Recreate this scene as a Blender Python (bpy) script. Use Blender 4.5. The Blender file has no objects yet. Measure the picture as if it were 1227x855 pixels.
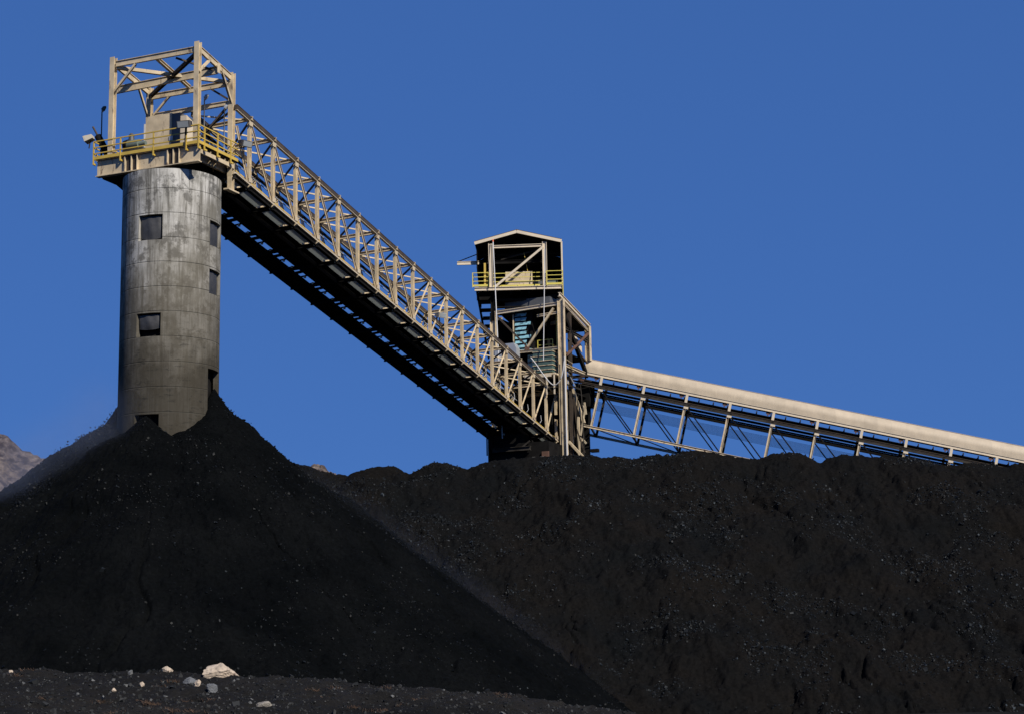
import bpy, math, random
import numpy as np
from mathutils import Vector, Matrix
random.seed(7); rng = np.random.default_rng(11)
sc = bpy.context.scene
col = sc.collection

# ------------------------------------------------------------------ camera
F_PX, PITCH, ROLL = 2117.2, 0.188, 0.0183
cam = bpy.data.cameras.new('camera'); cam_o = bpy.data.objects.new('camera', cam); col.objects.link(cam_o)
cam.sensor_width = 36; cam.sensor_fit = 'HORIZONTAL'; cam.lens = F_PX/1227*36
cam.clip_start = 0.5; cam.clip_end = 20000
Fw = Vector((0, math.cos(PITCH), math.sin(PITCH))); U0 = Vector((0, -math.sin(PITCH), math.cos(PITCH))); R0 = Vector((1, 0, 0))
Rr = R0*math.cos(ROLL) - U0*math.sin(ROLL); Ur = R0*math.sin(ROLL) + U0*math.cos(ROLL)
cam_o.matrix_world = Matrix(((Rr.x, Ur.x, -Fw.x, 0), (Rr.y, Ur.y, -Fw.y, 0), (Rr.z, Ur.z, -Fw.z, 0), (0, 0, 0, 1)))
sc.camera = cam_o

# ------------------------------------------------------------------ sky, sun, exposure
SUN_EL, SUN_AZ = math.radians(38), math.radians(143)        # azimuth from +Y towards +X
w = bpy.data.worlds.new('World'); sc.world = w; w.use_nodes = True
nt = w.node_tree; nt.nodes.clear()
sky = nt.nodes.new('ShaderNodeTexSky'); sky.sky_type = 'NISHITA'; sky.sun_disc = False
sky.sun_elevation = SUN_EL; sky.sun_rotation = SUN_AZ
sky.altitude = 1500; sky.air_density = 1.0; sky.dust_density = 0.0; sky.ozone_density = 4.0
gam = nt.nodes.new('ShaderNodeGamma'); gam.inputs[1].default_value = 0.25        # evens out the sky from zenith to horizon
tint = nt.nodes.new('ShaderNodeMix'); tint.data_type = 'RGBA'; tint.blend_type = 'MULTIPLY'; tint.inputs[0].default_value = 1; tint.inputs[7].default_value = (0.565, 1.40, 3.62, 1)
bg = nt.nodes.new('ShaderNodeBackground'); bg.inputs[1].default_value = 0.07
wo = nt.nodes.new('ShaderNodeOutputWorld')
nt.links.new(sky.outputs[0], gam.inputs[0]); nt.links.new(gam.outputs[0], tint.inputs[6])
nt.links.new(tint.outputs[2], bg.inputs[0]); nt.links.new(bg.outputs[0], wo.inputs[0])
sun = bpy.data.lights.new('sun', 'SUN'); sun.energy = 5.0; sun.angle = math.radians(0.5); sun.color = (1, 0.93, 0.83)
sun_o = bpy.data.objects.new('sun', sun); col.objects.link(sun_o)
sd = Vector((math.sin(SUN_AZ)*math.cos(SUN_EL), math.cos(SUN_AZ)*math.cos(SUN_EL), math.sin(SUN_EL)))
sun_o.rotation_euler = sd.to_track_quat('Z', 'Y').to_euler(); sun_o.location = (60, -80, 90)
sc.view_settings.view_transform = 'Standard'; sc.view_settings.look = 'None'
sc.view_settings.exposure = 0.2; sc.view_settings.gamma = 1.0; sc.view_settings.use_curve_mapping = False
sc.render.resolution_x = 1024; sc.render.resolution_y = 713

# ------------------------------------------------------------------ frames
SX, SY = -23.3088, 118.0
Ax, Bx = (0.39503, 0.91867), (0.91867, -0.39503)
def W(a, b, z): return Vector((SX+Ax[0]*a+Bx[0]*b, SY+Ax[1]*a+Bx[1]*b, z))
T7 = math.radians(7)
def K(u, v, z): return Vector((u*math.cos(T7)+v*math.sin(T7), 172-u*math.sin(T7)+v*math.cos(T7), z))
VA = Vector((Ax[0], Ax[1], 0)); VB = Vector((Bx[0], Bx[1], 0)); VZ = Vector((0, 0, 1))
KA = Vector((math.sin(T7), math.cos(T7), 0)); KB = Vector((math.cos(T7), -math.sin(T7), 0))
GROUND = -1.7

# ------------------------------------------------------------------ materials
def mat(name, base, rough=0.6, metal=0.0, spots=None, var=0.12, scale=1.2, bump=0.0, spec=0.5, spot_scale=3.0, spot_cut=0.6, streak=True):
    m = bpy.data.materials.new(name); m.use_nodes = True; t = m.node_tree; n = t.nodes; l = t.links
    b = n['Principled BSDF']; b.inputs['Roughness'].default_value = rough; b.inputs['Metallic'].default_value = metal
    b.inputs['Specular IOR Level'].default_value = spec
    tc = n.new('ShaderNodeTexCoord'); nz = n.new('ShaderNodeTexNoise'); nz.inputs['Scale'].default_value = scale; nz.inputs['Detail'].default_value = 6
    l.new(tc.outputs['Object'], nz.inputs['Vector'])
    cr = n.new('ShaderNodeValToRGB'); l.new(nz.outputs['Fac'], cr.inputs['Fac'])
    cr.color_ramp.elements[0].position = 0.3; cr.color_ramp.elements[1].position = 0.7
    cr.color_ramp.elements[0].color = tuple(c*(1-var) for c in base)+(1,); cr.color_ramp.elements[1].color = tuple(min(1, c*(1+var)) for c in base)+(1,)
    out = cr.outputs['Color']
    if spots:
        mp = n.new('ShaderNodeMapping'); mp.inputs['Scale'].default_value = (1, 1, 0.35 if streak else 1); l.new(tc.outputs['Object'], mp.inputs['Vector'])
        n2 = n.new('ShaderNodeTexNoise'); n2.inputs['Scale'].default_value = spot_scale; n2.inputs['Detail'].default_value = 8; n2.inputs['Roughness'].default_value = 0.7
        l.new(mp.outputs[0], n2.inputs['Vector'])
        r2 = n.new('ShaderNodeValToRGB'); l.new(n2.outputs['Fac'], r2.inputs['Fac'])
        r2.color_ramp.elements[0].position = spot_cut; r2.color_ramp.elements[1].position = spot_cut+0.1
        mx = n.new('ShaderNodeMix'); mx.data_type = 'RGBA'; l.new(r2.outputs['Color'], mx.inputs[0]); l.new(out, mx.inputs[6])
        mx.inputs[7].default_value = tuple(spots)+(1,); out = mx.outputs[2]
    l.new(out, b.inputs['Base Color'])
    if bump:
        bp = n.new('ShaderNodeBump'); bp.inputs['Strength'].default_value = bump; bp.inputs['Distance'].default_value = 0.05
        l.new(nz.outputs['Fac'], bp.inputs['Height']); l.new(bp.outputs[0], b.inputs['Normal'])
    return m
M = {}
M['beige'] = mat('beige_paint', (0.50, 0.405, 0.262), 0.6, spots=(0.16, 0.11, 0.07), var=0.22, spot_scale=2.4, spot_cut=0.56)
M['beige_dirty'] = mat('beige_paint_rusty', (0.45, 0.375, 0.258), 0.65, spots=(0.13, 0.065, 0.035), var=0.16, spot_scale=2.6, spot_cut=0.55)
M['cream'] = mat('cream_trim', (0.54, 0.46, 0.34), 0.55, spots=(0.25, 0.2, 0.14), var=0.08, spot_cut=0.66)
M['brown'] = mat('weathered_and_shaded_brown', (0.046, 0.032, 0.021), 0.8, spots=(0.03, 0.02, 0.015), var=0.3, spot_scale=1.5, spot_cut=0.55)  # weathered chord brown; also paints the shaded girder recesses
M['rust'] = mat('rust', (0.11, 0.055, 0.035), 0.85, spots=(0.05, 0.03, 0.02), var=0.3)
M['dark'] = mat('black_and_shaded_steel', (0.010, 0.0095, 0.009), 0.9, var=0.4, spec=0.03)  # black parts; also paints in the shade of undersides and interiors
M['dull_steel'] = mat('dull_dark_steel', (0.040, 0.036, 0.031), 0.9, var=0.5, spec=0.05)  # plain dark base colour, mostly for underside, rear and far-side members
M['yellow'] = mat('yellow_safety_paint', (0.50, 0.345, 0.06), 0.5, spots=(0.25, 0.14, 0.04), var=0.12, spot_cut=0.64)
M['yellow_bright'] = mat('bright_yellow_paint', (0.54, 0.455, 0.08), 0.5, spots=(0.3, 0.2, 0.05), var=0.1, spot_cut=0.66)
M['rubber'] = mat('black_rubber', (0.035, 0.035, 0.036), 0.55, var=0.2, scale=3, bump=0.3)
M['galv'] = mat('galvanised_steel', (0.36, 0.38, 0.40), 0.45, metal=0.3, var=0.12)
M['white'] = mat('white_plastic', (0.45, 0.45, 0.45), 0.5, var=0.05)
M['orange'] = mat('orange_cap', (0.65, 0.12, 0.04), 0.5)
M['teal'] = mat('pale_blue_paint', (0.21, 0.42, 0.48), 0.5, spots=(0.02, 0.05, 0.06), var=0.3, scale=2.5, spot_scale=1.6, spot_cut=0.53, streak=False)
M['green'] = mat('dark_green_sheet', (0.05, 0.09, 0.08), 0.6, var=0.2)
M['motor'] = mat('grey_green_machine_paint', (0.12, 0.15, 0.13), 0.5, var=0.2)
M['darkgreen'] = mat('dark_green_pole_paint', (0.02, 0.05, 0.045), 0.5)
M['lampgrey'] = mat('grey_lamp_housing', (0.06, 0.06, 0.065), 0.5)
M['lampbeige'] = mat('dusty_lamp_housing', (0.42, 0.38, 0.30), 0.6)
M['glass'] = mat('lamp_glass', (0.25, 0.27, 0.28), 0.15)
M['greysheet'] = mat('dull_grey_sheet', (0.075, 0.078, 0.082), 0.6, var=0.2)
M['stonegrey'] = mat('dusty_concrete_block', (0.09, 0.088, 0.08), 0.85, var=0.3, scale=3)
M['belt'] = mat('conveyor_belt_rubber', (0.03, 0.03, 0.03), 0.7)
M['rock'] = mat('pale_limestone', (0.38, 0.31, 0.235), 0.9, spots=(0.12, 0.08, 0.06), var=0.3, scale=6, bump=0.8, spot_scale=5, spot_cut=0.58, streak=False)
M['rock_grey'] = mat('dusty_rock', (0.17, 0.155, 0.13), 0.9, var=0.35, scale=6, bump=0.8)
M['stone'] = mat('grey_stone', (0.09, 0.095, 0.10), 0.85, var=0.3, scale=6)
M['drygrass'] = mat('dead_grass', (0.075, 0.043, 0.024), 0.9, var=0.4, scale=8)

def hood_mat():
    m = mat('hood_sheet', (0.41, 0.34, 0.245), 0.6, var=0.1, spots=(0.34, 0.28, 0.20), spot_cut=0.62)
    t = m.node_tree; n = t.nodes; l = t.links; b = n['Principled BSDF']
    tc = n.new('ShaderNodeTexCoord'); wv = n.new('ShaderNodeTexWave'); wv.wave_type = 'BANDS'; wv.bands_direction = 'X'; wv.inputs['Scale'].default_value = 2.2
    l.new(tc.outputs['Object'], wv.inputs['Vector']); bp = n.new('ShaderNodeBump'); bp.inputs['Strength'].default_value = 0.12; bp.inputs['Distance'].default_value = 0.02
    l.new(wv.outputs['Fac'], bp.inputs['Height']); l.new(bp.outputs[0], b.inputs['Normal'])
    # every sheet weathered a little differently
    sx = n.new('ShaderNodeSeparateXYZ'); l.new(tc.outputs['Object'], sx.inputs[0]); dv = n.new('ShaderNodeMath'); dv.operation = 'DIVIDE'; dv.inputs[1].default_value = 1.35; l.new(sx.outputs[0], dv.inputs[0])
    fl = n.new('ShaderNodeMath'); fl.operation = 'FLOOR'; l.new(dv.outputs[0], fl.inputs[0]); wn = n.new('ShaderNodeTexWhiteNoise'); wn.noise_dimensions = '1D'; l.new(fl.outputs[0], wn.inputs['W'])
    mr = n.new('ShaderNodeMapRange'); mr.inputs[3].default_value = 0.92; mr.inputs[4].default_value = 1.03; l.new(wn.outputs['Value'], mr.inputs[0])
    src = b.inputs['Base Color'].links[0].from_socket; mm = n.new('ShaderNodeMix'); mm.data_type = 'RGBA'; mm.blend_type = 'MULTIPLY'; mm.inputs[0].default_value = 1; l.new(src, mm.inputs[6]); l.new(mr.outputs[0], mm.inputs[7]); l.new(mm.outputs[2], b.inputs['Base Color'])
    return m
M['hood'] = hood_mat()

def grating_mat():
    m = bpy.data.materials.new('steel_grating'); m.use_nodes = True; t = m.node_tree; n = t.nodes; l = t.links
    n.clear(); o = n.new('ShaderNodeOutputMaterial'); d = n.new('ShaderNodeBsdfDiffuse'); d.inputs[0].default_value = (0.12, 0.13, 0.13, 1)
    tr = n.new('ShaderNodeBsdfTranslucent'); tr.inputs[0].default_value = (0.16, 0.17, 0.165, 1)
    tc = n.new('ShaderNodeTexCoord'); wv = n.new('ShaderNodeTexWave'); wv.inputs['Scale'].default_value = 3; wv.bands_direction = 'Y'
    l.new(tc.outputs['Object'], wv.inputs['Vector'])
    cr = n.new('ShaderNodeValToRGB'); cr.color_ramp.elements[0].color = (0.16, 0.17, 0.17, 1); cr.color_ramp.elements[1].color = (0.42, 0.44, 0.43, 1)
    l.new(wv.outputs['Fac'], cr.inputs[0]); l.new(cr.outputs[0], tr.inputs[0])
    a = n.new('ShaderNodeAddShader'); l.new(d.outputs[0], a.inputs[0]); l.new(tr.outputs[0], a.inputs[1]); l.new(a.outputs[0], o.inputs[0])
    return m
M['grating'] = grating_mat()

def concrete_mat():
    m = bpy.data.materials.new('stained_concrete'); m.use_nodes = True; t = m.node_tree; n = t.nodes; l = t.links
    b = n['Principled BSDF']; b.inputs['Roughness'].default_value = 0.95; b.inputs['Specular IOR Level'].default_value = 0.08
    tc = n.new('ShaderNodeTexCoord'); sx = n.new('ShaderNodeSeparateXYZ'); l.new(tc.outputs['Object'], sx.inputs[0])
    def math_(op, a, b_=None, c_=None):
        k = n.new('ShaderNodeMath'); k.operation = op
        for i, v in enumerate((a, b_, c_)):
            if v is None: continue
            if isinstance(v, (int, float)): k.inputs[i].default_value = v
            else: l.new(v, k.inputs[i])
        return k.outputs[0]
    def noise(sc_, mp=(1, 1, 1), det=6, rough=0.6):
        q = n.new('ShaderNodeMapping'); q.inputs['Scale'].default_value = mp; l.new(tc.outputs['Object'], q.inputs[0])
        k = n.new('ShaderNodeTexNoise'); k.inputs['Scale'].default_value = sc_; k.inputs['Detail'].default_value = det; k.inputs['Roughness'].default_value = rough
        l.new(q.outputs[0], k.inputs['Vector']); return k.outputs['Fac']
    def ramp(v, p0, p1, c0=0.0, c1=1.0):
        k = n.new('ShaderNodeMapRange'); l.new(v, k.inputs[0]); k.inputs[1].default_value = p0; k.inputs[2].default_value = p1; k.inputs[3].default_value = c0; k.inputs[4].default_value = c1
        return k.outputs[0]
    def mix(f, a, b_):
        k = n.new('ShaderNodeMix'); k.data_type = 'RGBA'
        if isinstance(f, (int, float)): k.inputs[0].default_value = f
        else: l.new(f, k.inputs[0])
        for i, v in ((6, a), (7, b_)):
            if isinstance(v, tuple): k.inputs[i].default_value = v+(1,)
            else: l.new(v, k.inputs[i])
        return k.outputs[2]
    X, Y, Z = sx.outputs
    ang = math_('ARCTAN2', Y, X)
    # form-work panels: ring and column ids
    Z = math_('SUBTRACT', Z, 1.7); ringf = math_('DIVIDE', Z, 1.69); ring = math_('FLOOR', ringf)
    colf = math_('MULTIPLY', ang, 16/6.28318); cid = math_('FLOOR', colf)
    cb = n.new('ShaderNodeCombineXYZ'); l.new(ring, cb.inputs[0]); l.new(cid, cb.inputs[1])
    wn = n.new('ShaderNodeTexWhiteNoise'); wn.noise_dimensions = '2D'; l.new(cb.outputs[0], wn.inputs['Vector'])
    big = ramp(noise(0.42, (1, 1, 0.5), 9, 0.66), 0.40, 0.58)
    c = mix(big, (0.18, 0.174, 0.15), (0.50, 0.49, 0.455))
    c = mix(math_('MULTIPLY', wn.outputs['Value'], 0.2), c, (0.24, 0.235, 0.22))
    st = ramp(noise(1.5, (2.4, 2.4, 0.12), 8, 0.7), 0.47, 0.60)
    c = mix(math_('MULTIPLY', st, 0.8), c, (0.085, 0.08, 0.068))
    st2 = ramp(noise(3.2, (1.6, 1.6, 0.05), 4, 0.6), 0.60, 0.70)
    c = mix(math_('MULTIPLY', st2, 0.3), c, (0.55, 0.55, 0.52))
    lp = ramp(noise(1.3, (1, 1, 0.8), 10, 0.75), 0.56, 0.63); c = mix(math_('MULTIPLY', lp, 0.55), c, (0.46, 0.45, 0.41))
    pa = ramp(noise(0.8, (1, 1, 1.0), 10, 0.72), 0.51, 0.58)
    c = mix(math_('MULTIPLY', pa, 0.75), c, (0.075, 0.073, 0.068))
    # coal dust: wiped on thicker and thicker towards the heap, with broken edges
    zz = math_('ADD', Z, math_('MULTIPLY', math_('SUBTRACT', noise(0.38, (1, 1, 0.8), 10, 0.68), 0.5), 16.0))
    dust = ramp(zz, 28.5, 20.5, 0.0, 1.0)
    dust2 = ramp(zz, 34.0, 26.0, 0.0, 0.75)
    c = mix(dust2, c, (0.125, 0.112, 0.085))
    c = mix(math_('MULTIPLY', dust, 0.85), c, (0.028, 0.0245, 0.018))
    hor = ramp(noise(1.1, (1, 1, 3.5), 8, 0.8), 0.55, 0.62)
    lowm = ramp(Z, 25.5, 22.0)
    c = mix(math_('MULTIPLY', math_('MULTIPLY', hor, lowm), 0.7), c, (0.02, 0.02, 0.018))
    # joints
    fr = math_('FRACT', ringf); d = math_('SUBTRACT', 0.5, math_('ABSOLUTE', math_('SUBTRACT', fr, 0.5)))
    jn = ramp(math_('ADD', d, math_('MULTIPLY', math_('SUBTRACT', noise(3.0), 0.5), 0.02)), 0.006, 0.022, 1.0, 0.0)
    c = mix(math_('MULTIPLY', jn, ramp(noise(0.7, (1, 1, 0.3)), 0.38, 0.6, 0.15, 0.85)), c, (0.05, 0.048, 0.04))
    frc = math_('FRACT', colf); dc = math_('ABSOLUTE', math_('SUBTRACT', frc, 0.5)); jc = ramp(dc, 0.0, 0.02, 1.0, 0.0)
    c = mix(math_('MULTIPLY', jc, 0.25), c, (0.10, 0.10, 0.09))
    l.new(c, b.inputs['Base Color'])
    bp = n.new('ShaderNodeBump'); bp.inputs['Strength'].default_value = 0.6; bp.inputs['Distance'].default_value = 0.05
    hh = math_('SUBTRACT', noise(2.0, (1, 1, 0.4), 8, 0.7), jn); l.new(hh, bp.inputs['Height']); l.new(bp.outputs[0], b.inputs['Normal'])
    return m
M['concrete'] = concrete_mat()

def coal_mat(name, c0, c1, rough, fine=9.0, spec=0.35):
    m = bpy.data.materials.new(name); m.use_nodes = True; t = m.node_tree; n = t.nodes; l = t.links
    b = n['Principled BSDF']; b.inputs['Roughness'].default_value = rough; b.inputs['Specular IOR Level'].default_value = spec
    tc = n.new('ShaderNodeTexCoord')
    big = n.new('ShaderNodeTexNoise'); big.inputs['Scale'].default_value = 0.16; big.inputs['Detail'].default_value = 8; big.inputs['Roughness'].default_value = 0.65; l.new(tc.outputs['Object'], big.inputs['Vector'])
    fn = n.new('ShaderNodeTexNoise'); fn.inputs['Scale'].default_value = fine*0.5; fn.inputs['Detail'].default_value = 10; fn.inputs['Roughness'].default_value = 0.8; l.new(tc.outputs['Object'], fn.inputs['Vector'])
    cr = n.new('ShaderNodeValToRGB'); cr.color_ramp.elements[0].position = 0.35; cr.color_ramp.elements[1].position = 0.65
    cr.color_ramp.elements[0].color = tuple(c0)+(1,); cr.color_ramp.elements[1].color = tuple(c1)+(1,); l.new(big.outputs['Fac'], cr.inputs[0])
    cf = n.new('ShaderNodeMapRange'); cf.inputs[1].default_value = 0.3; cf.inputs[2].default_value = 0.72; cf.inputs[3].default_value = 0.35; cf.inputs[4].default_value = 1.7; l.new(fn.outputs['Fac'], cf.inputs[0])
    mu = n.new('ShaderNodeMix'); mu.data_type = 'RGBA'; mu.blend_type = 'MULTIPLY'; mu.inputs[0].default_value = 1; l.new(cr.outputs[0], mu.inputs[6]); l.new(cf.outputs[0], mu.inputs[7])
    l.new(mu.outputs[2], b.inputs['Base Color'])
    bp = n.new('ShaderNodeBump'); bp.inputs['Strength'].default_value = 0.9; bp.inputs['Distance'].default_value = 0.12; l.new(fn.outputs['Fac'], bp.inputs['Height']); l.new(bp.outputs[0], b.inputs['Normal'])
    return m
M['coal_fresh'] = coal_mat('fresh_black_coal', (0.0008, 0.0012, 0.0015), (0.0036, 0.0041, 0.0044), 0.9, spec=0.03)
M['coal_old'] = coal_mat('dusty_brown_coal', (0.0070, 0.0062, 0.0055), (0.0040, 0.0046, 0.0051), 0.9, spec=0.03)
M['coal_ground'] = coal_mat('coal_dusted_ground', (0.0028, 0.0028, 0.0027), (0.0165, 0.015, 0.0132), 0.9, fine=22, spec=0.15)
M['dirt'] = coal_mat('trampled_dirt', (0.005, 0.0048, 0.0045), (0.010, 0.0092, 0.0083), 0.95, fine=3, spec=0.1)
def lump_mat(name, lo, hi, rough, spec=0.5):
    m = bpy.data.materials.new(name); m.use_nodes = True; t = m.node_tree; n = t.nodes; l = t.links
    b = n['Principled BSDF']; b.inputs['Roughness'].default_value = rough; b.inputs['Specular IOR Level'].default_value = spec
    at = n.new('ShaderNodeAttribute'); at.attribute_name = 'tone'
    cr = n.new('ShaderNodeValToRGB'); l.new(at.outputs['Fac'], cr.inputs[0])
    e = cr.color_ramp.elements; e[0].color = tuple(lo)+(1,); e[0].position = 0; e[1].position = 0.93; e[1].color = tuple(hi)+(1,)
    e2 = e.new(0.985); e2.color = tuple(min(1, c*3.2) for c in hi)+(1,)
    l.new(cr.outputs[0], b.inputs['Base Color']); return m
M['lump_fresh'] = lump_mat('coal_lump_black', (0.0015, 0.002, 0.0024), (0.0075, 0.009, 0.010), 0.55, 0.12)
M['lump_old'] = lump_mat('coal_lump_dusty', (0.004, 0.0048, 0.0056), (0.015, 0.018, 0.0205), 0.55, 0.12)
M['lump_berm'] = lump_mat('gravel_dusty', (0.008, 0.009, 0.01), (0.035, 0.036, 0.036), 0.8, 0.1)

def hill_mat():
    m = bpy.data.materials.new('scrubby_hillside'); m.use_nodes = True; t = m.node_tree; n = t.nodes; l = t.links
    b = n['Principled BSDF']; b.inputs['Roughness'].default_value = 1; b.inputs['Specular IOR Level'].default_value = 0
    tc = n.new('ShaderNodeTexCoord')
    a = n.new('ShaderNodeTexNoise'); a.inputs['Scale'].default_value = 0.02; a.inputs['Detail'].default_value = 8; l.new(tc.outputs['Object'], a.inputs['Vector'])
    v = n.new('ShaderNodeTexNoise'); v.inputs['Scale'].default_value = 0.16; v.inputs['Detail'].default_value = 6; v.inputs['Roughness'].default_value = 0.75; l.new(tc.outputs['Object'], v.inputs['Vector'])
    c1 = n.new('ShaderNodeValToRGB'); l.new(a.outputs['Fac'], c1.inputs[0]); c1.color_ramp.elements[0].position = 0.4; c1.color_ramp.elements[1].position = 0.62
    c1.color_ramp.elements[0].color = (0.070, 0.062, 0.066, 1); c1.color_ramp.elements[1].color = (0.105, 0.086, 0.072, 1)  # slight haze blue is mixed into the scrub colours
    c2 = n.new('ShaderNodeValToRGB'); l.new(v.outputs['Fac'], c2.inputs[0]); c2.color_ramp.elements[0].position = 0.42; c2.color_ramp.elements[0].color = (0.5, 0.5, 0.56, 1)
    c2.color_ramp.elements[1].position = 0.62; c2.color_ramp.elements[1].color = (1.5, 1.45, 1.4, 1); e = c2.color_ramp.elements.new(0.70); e.color = (2.4, 2.4, 2.4, 1)
    mu = n.new('ShaderNodeMix'); mu.data_type = 'RGBA'; mu.blend_type = 'MULTIPLY'; mu.inputs[0].default_value = 1
    l.new(c1.outputs[0], mu.inputs[6]); l.new(c2.outputs[0], mu.inputs[7]); l.new(mu.outputs[2], b.inputs['Base Color'])
    return m
M['hill'] = hill_mat()

# ------------------------------------------------------------------ mesh helpers
def tag(o, label=None, cat=None, group=None, kind=None):
    if label: o['label'] = label
    if cat: o['category'] = cat
    if group: o['group'] = group
    if kind: o['kind'] = kind
    return o
def thing(name, label, cat, loc, group=None, rotz=0.0):
    o = bpy.data.objects.new(name, None); col.objects.link(o); o.location = loc; o.rotation_euler = (0, 0, rotz)
    o.empty_display_size = 0.3
    return tag(o, label, cat, group)
class MB:
    def __init__(s): s.v = []; s.f = []; s.sm = []
    def add(s, vs, fs, smooth=False):
        o = len(s.v); s.v += [Vector(v) for v in vs]; s.f += [tuple(o+i for i in f) for f in fs]; s.sm += [smooth]*len(fs); return s
    def prism(s, p, q, prof, side, smooth=False):
        """sweep a closed 2D profile (x along side, y along up) from p to q"""
        p = Vector(p); q = Vector(q); d = (q-p).normalized(); x = Vector(side); x = (x-d*x.dot(d)).normalized(); y = d.cross(x)
        n = len(prof); vs = [p+x*a+y*b for a, b in prof]+[q+x*a+y*b for a, b in prof]
        fs = [(i, (i+1) % n, n+(i+1) % n, n+i) for i in range(n)]
        s.add(vs, fs, smooth); s.add(vs[:n], [tuple(range(n-1, -1, -1))]); s.add(vs[n:], [tuple(range(n))]); return s
    def bar(s, p, q, w, h, side=(0, 0, 1)):
        return s.prism(p, q, [(-w/2, -h/2), (w/2, -h/2), (w/2, h/2), (-w/2, h/2)], side)
    def ibeam(s, p, q, w, h, side, tf=0.04, tw=0.03):
        """side = direction across the flanges (width w); web height h"""
        a, b = w/2, h/2
        pr = [(-a, -b), (a, -b), (a, -b+tf), (tw/2, -b+tf), (tw/2, b-tf), (a, b-tf), (a, b), (-a, b), (-a, b-tf), (-tw/2, b-tf), (-tw/2, -b+tf), (-a, -b+tf)]
        return s.prism(p, q, pr, side)
    def angle(s, p, q, w, side, t=0.025):
        return s.prism(p, q, [(0, 0), (w, 0), (w, t), (t, t), (t, w), (0, w)], side)
    def tube(s, pts, r, seg=8, smooth=True):
        pts = [Vector(p) for p in pts]; rings = []
        for i, p in enumerate(pts):
            d = (pts[min(i+1, len(pts)-1)]-pts[max(i-1, 0)]).normalized()
            up = Vector((0, 0, 1)) if abs(d.z) < 0.9 else Vector((1, 0, 0)); x = d.cross(up).normalized(); y = d.cross(x)
            rr = r[i] if isinstance(r, (list, tuple)) else r
            rings.append([p+(x*math.cos(2*math.pi*k/seg)+y*math.sin(2*math.pi*k/seg))*rr for k in range(seg)])
        vs = [v for rg in rings for v in rg]
        fs = [(i*seg+k, i*seg+(k+1) % seg, (i+1)*seg+(k+1) % seg, (i+1)*seg+k) for i in range(len(pts)-1) for k in range(seg)]
        s.add(vs, fs, smooth); s.add(rings[0], [tuple(range(seg))]); s.add(rings[-1], [tuple(range(seg-1, -1, -1))]); return s
    def box(s, o, ex, ey, ez, bev=0.0):
        """box with corner o and edge vectors ex ey ez"""
        o = Vector(o); ex = Vector(ex); ey = Vector(ey); ez = Vector(ez)
        vs = [o, o+ex, o+ex+ey, o+ey, o+ez, o+ex+ez, o+ex+ey+ez, o+ey+ez]
        return s.add(vs, [(3, 2, 1, 0), (4, 5, 6, 7), (0, 1, 5, 4), (1, 2, 6, 5), (2, 3, 7, 6), (3, 0, 4, 7)])
    def build(s, name, m, parent=None):
        me = bpy.data.meshes.new(name); off = Vector((0, 0, 0)); pp = parent
        while pp is not None: off += Vector(pp.location); pp = pp.parent
        me.from_pydata([tuple(v-off) for v in s.v], [], s.f); me.materials.append(M[m] if isinstance(m, str) else m)
        me.polygons.foreach_set('use_smooth', s.sm); me.update()
        import bmesh
        bm = bmesh.new(); bm.from_mesh(me); bmesh.ops.recalc_face_normals(bm, faces=bm.faces); bm.to_mesh(me); bm.free()
        o = bpy.data.objects.new(name, me); col.objects.link(o)
        if parent is not None: o.parent = parent
        return o
def copy_tree(o, parent=None):
    c = o.copy(); col.objects.link(c); c.parent = parent
    for ch in [x for x in list(bpy.data.objects) if x.parent == o]: copy_tree(ch, c)
    return c
def fastmesh(name, verts, quads, m, parent=None, smooth=False, tone=None, off=(0, 0, 0)):
    verts = np.asarray(verts, dtype=np.float32)-np.asarray(off, dtype=np.float32); quads = np.asarray(quads, dtype=np.int32); k = quads.shape[1]
    me = bpy.data.meshes.new(name); me.vertices.add(len(verts)); me.vertices.foreach_set('co', verts.ravel())
    me.loops.add(quads.size); me.loops.foreach_set('vertex_index', quads.ravel()); me.polygons.add(len(quads))
    me.polygons.foreach_set('loop_start', np.arange(0, quads.size, k, dtype=np.int32)); me.polygons.foreach_set('loop_total', np.full(len(quads), k, dtype=np.int32))
    me.update(calc_edges=True); me.validate(); me.materials.append(M[m])
    me.polygons.foreach_set('use_smooth', np.full(len(me.polygons), smooth))
    if tone is not None:
        a = me.attributes.new('tone', 'FLOAT', 'POINT'); a.data.foreach_set('value', np.asarray(tone, dtype=np.float32))
    o = bpy.data.objects.new(name, me); col.objects.link(o)
    if parent is not None: o.parent = parent
    else: o.location = off
    return o
def vnoise(x, y, seed=0):
    xi = np.floor(x).astype(np.int64); yi = np.floor(y).astype(np.int64); xf = x-xi; yf = y-yi
    def h(a, b):
        n = (a*374761393+b*668265263+seed*1442695041) & 0xFFFFFFFF; n = ((n ^ (n >> 13))*1274126177) & 0xFFFFFFFF; n = n ^ (n >> 16); return (n & 0xFFFF)/65535.0
    u = xf*xf*(3-2*xf); v = yf*yf*(3-2*yf)
    return (h(xi, yi)*(1-u)+h(xi+1, yi)*u)*(1-v)+(h(xi, yi+1)*(1-u)+h(xi+1, yi+1)*u)*v - 0.5
def fbm(x, y, seed=0, oct=5, gain=0.5):
    s = 0; a = 1.0
    for i in range(oct): s = s+a*vnoise(x+i*17.3, y-i*9.1, seed+i); x = x*2.03; y = y*2.03; a *= gain
    return s
def gridquads(nx, ny):
    i = np.arange(nx-1)[:, None]*ny+np.arange(ny-1)[None, :]
    return np.stack([i, i+ny, i+ny+1, i+1], -1).reshape(-1, 4)
CUBE = np.array([(-1, -1, -1), (1, -1, -1), (1, 1, -1), (-1, 1, -1), (-1, -1, 1), (1, -1, 1), (1, 1, 1), (-1, 1, 1)], float)
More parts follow.
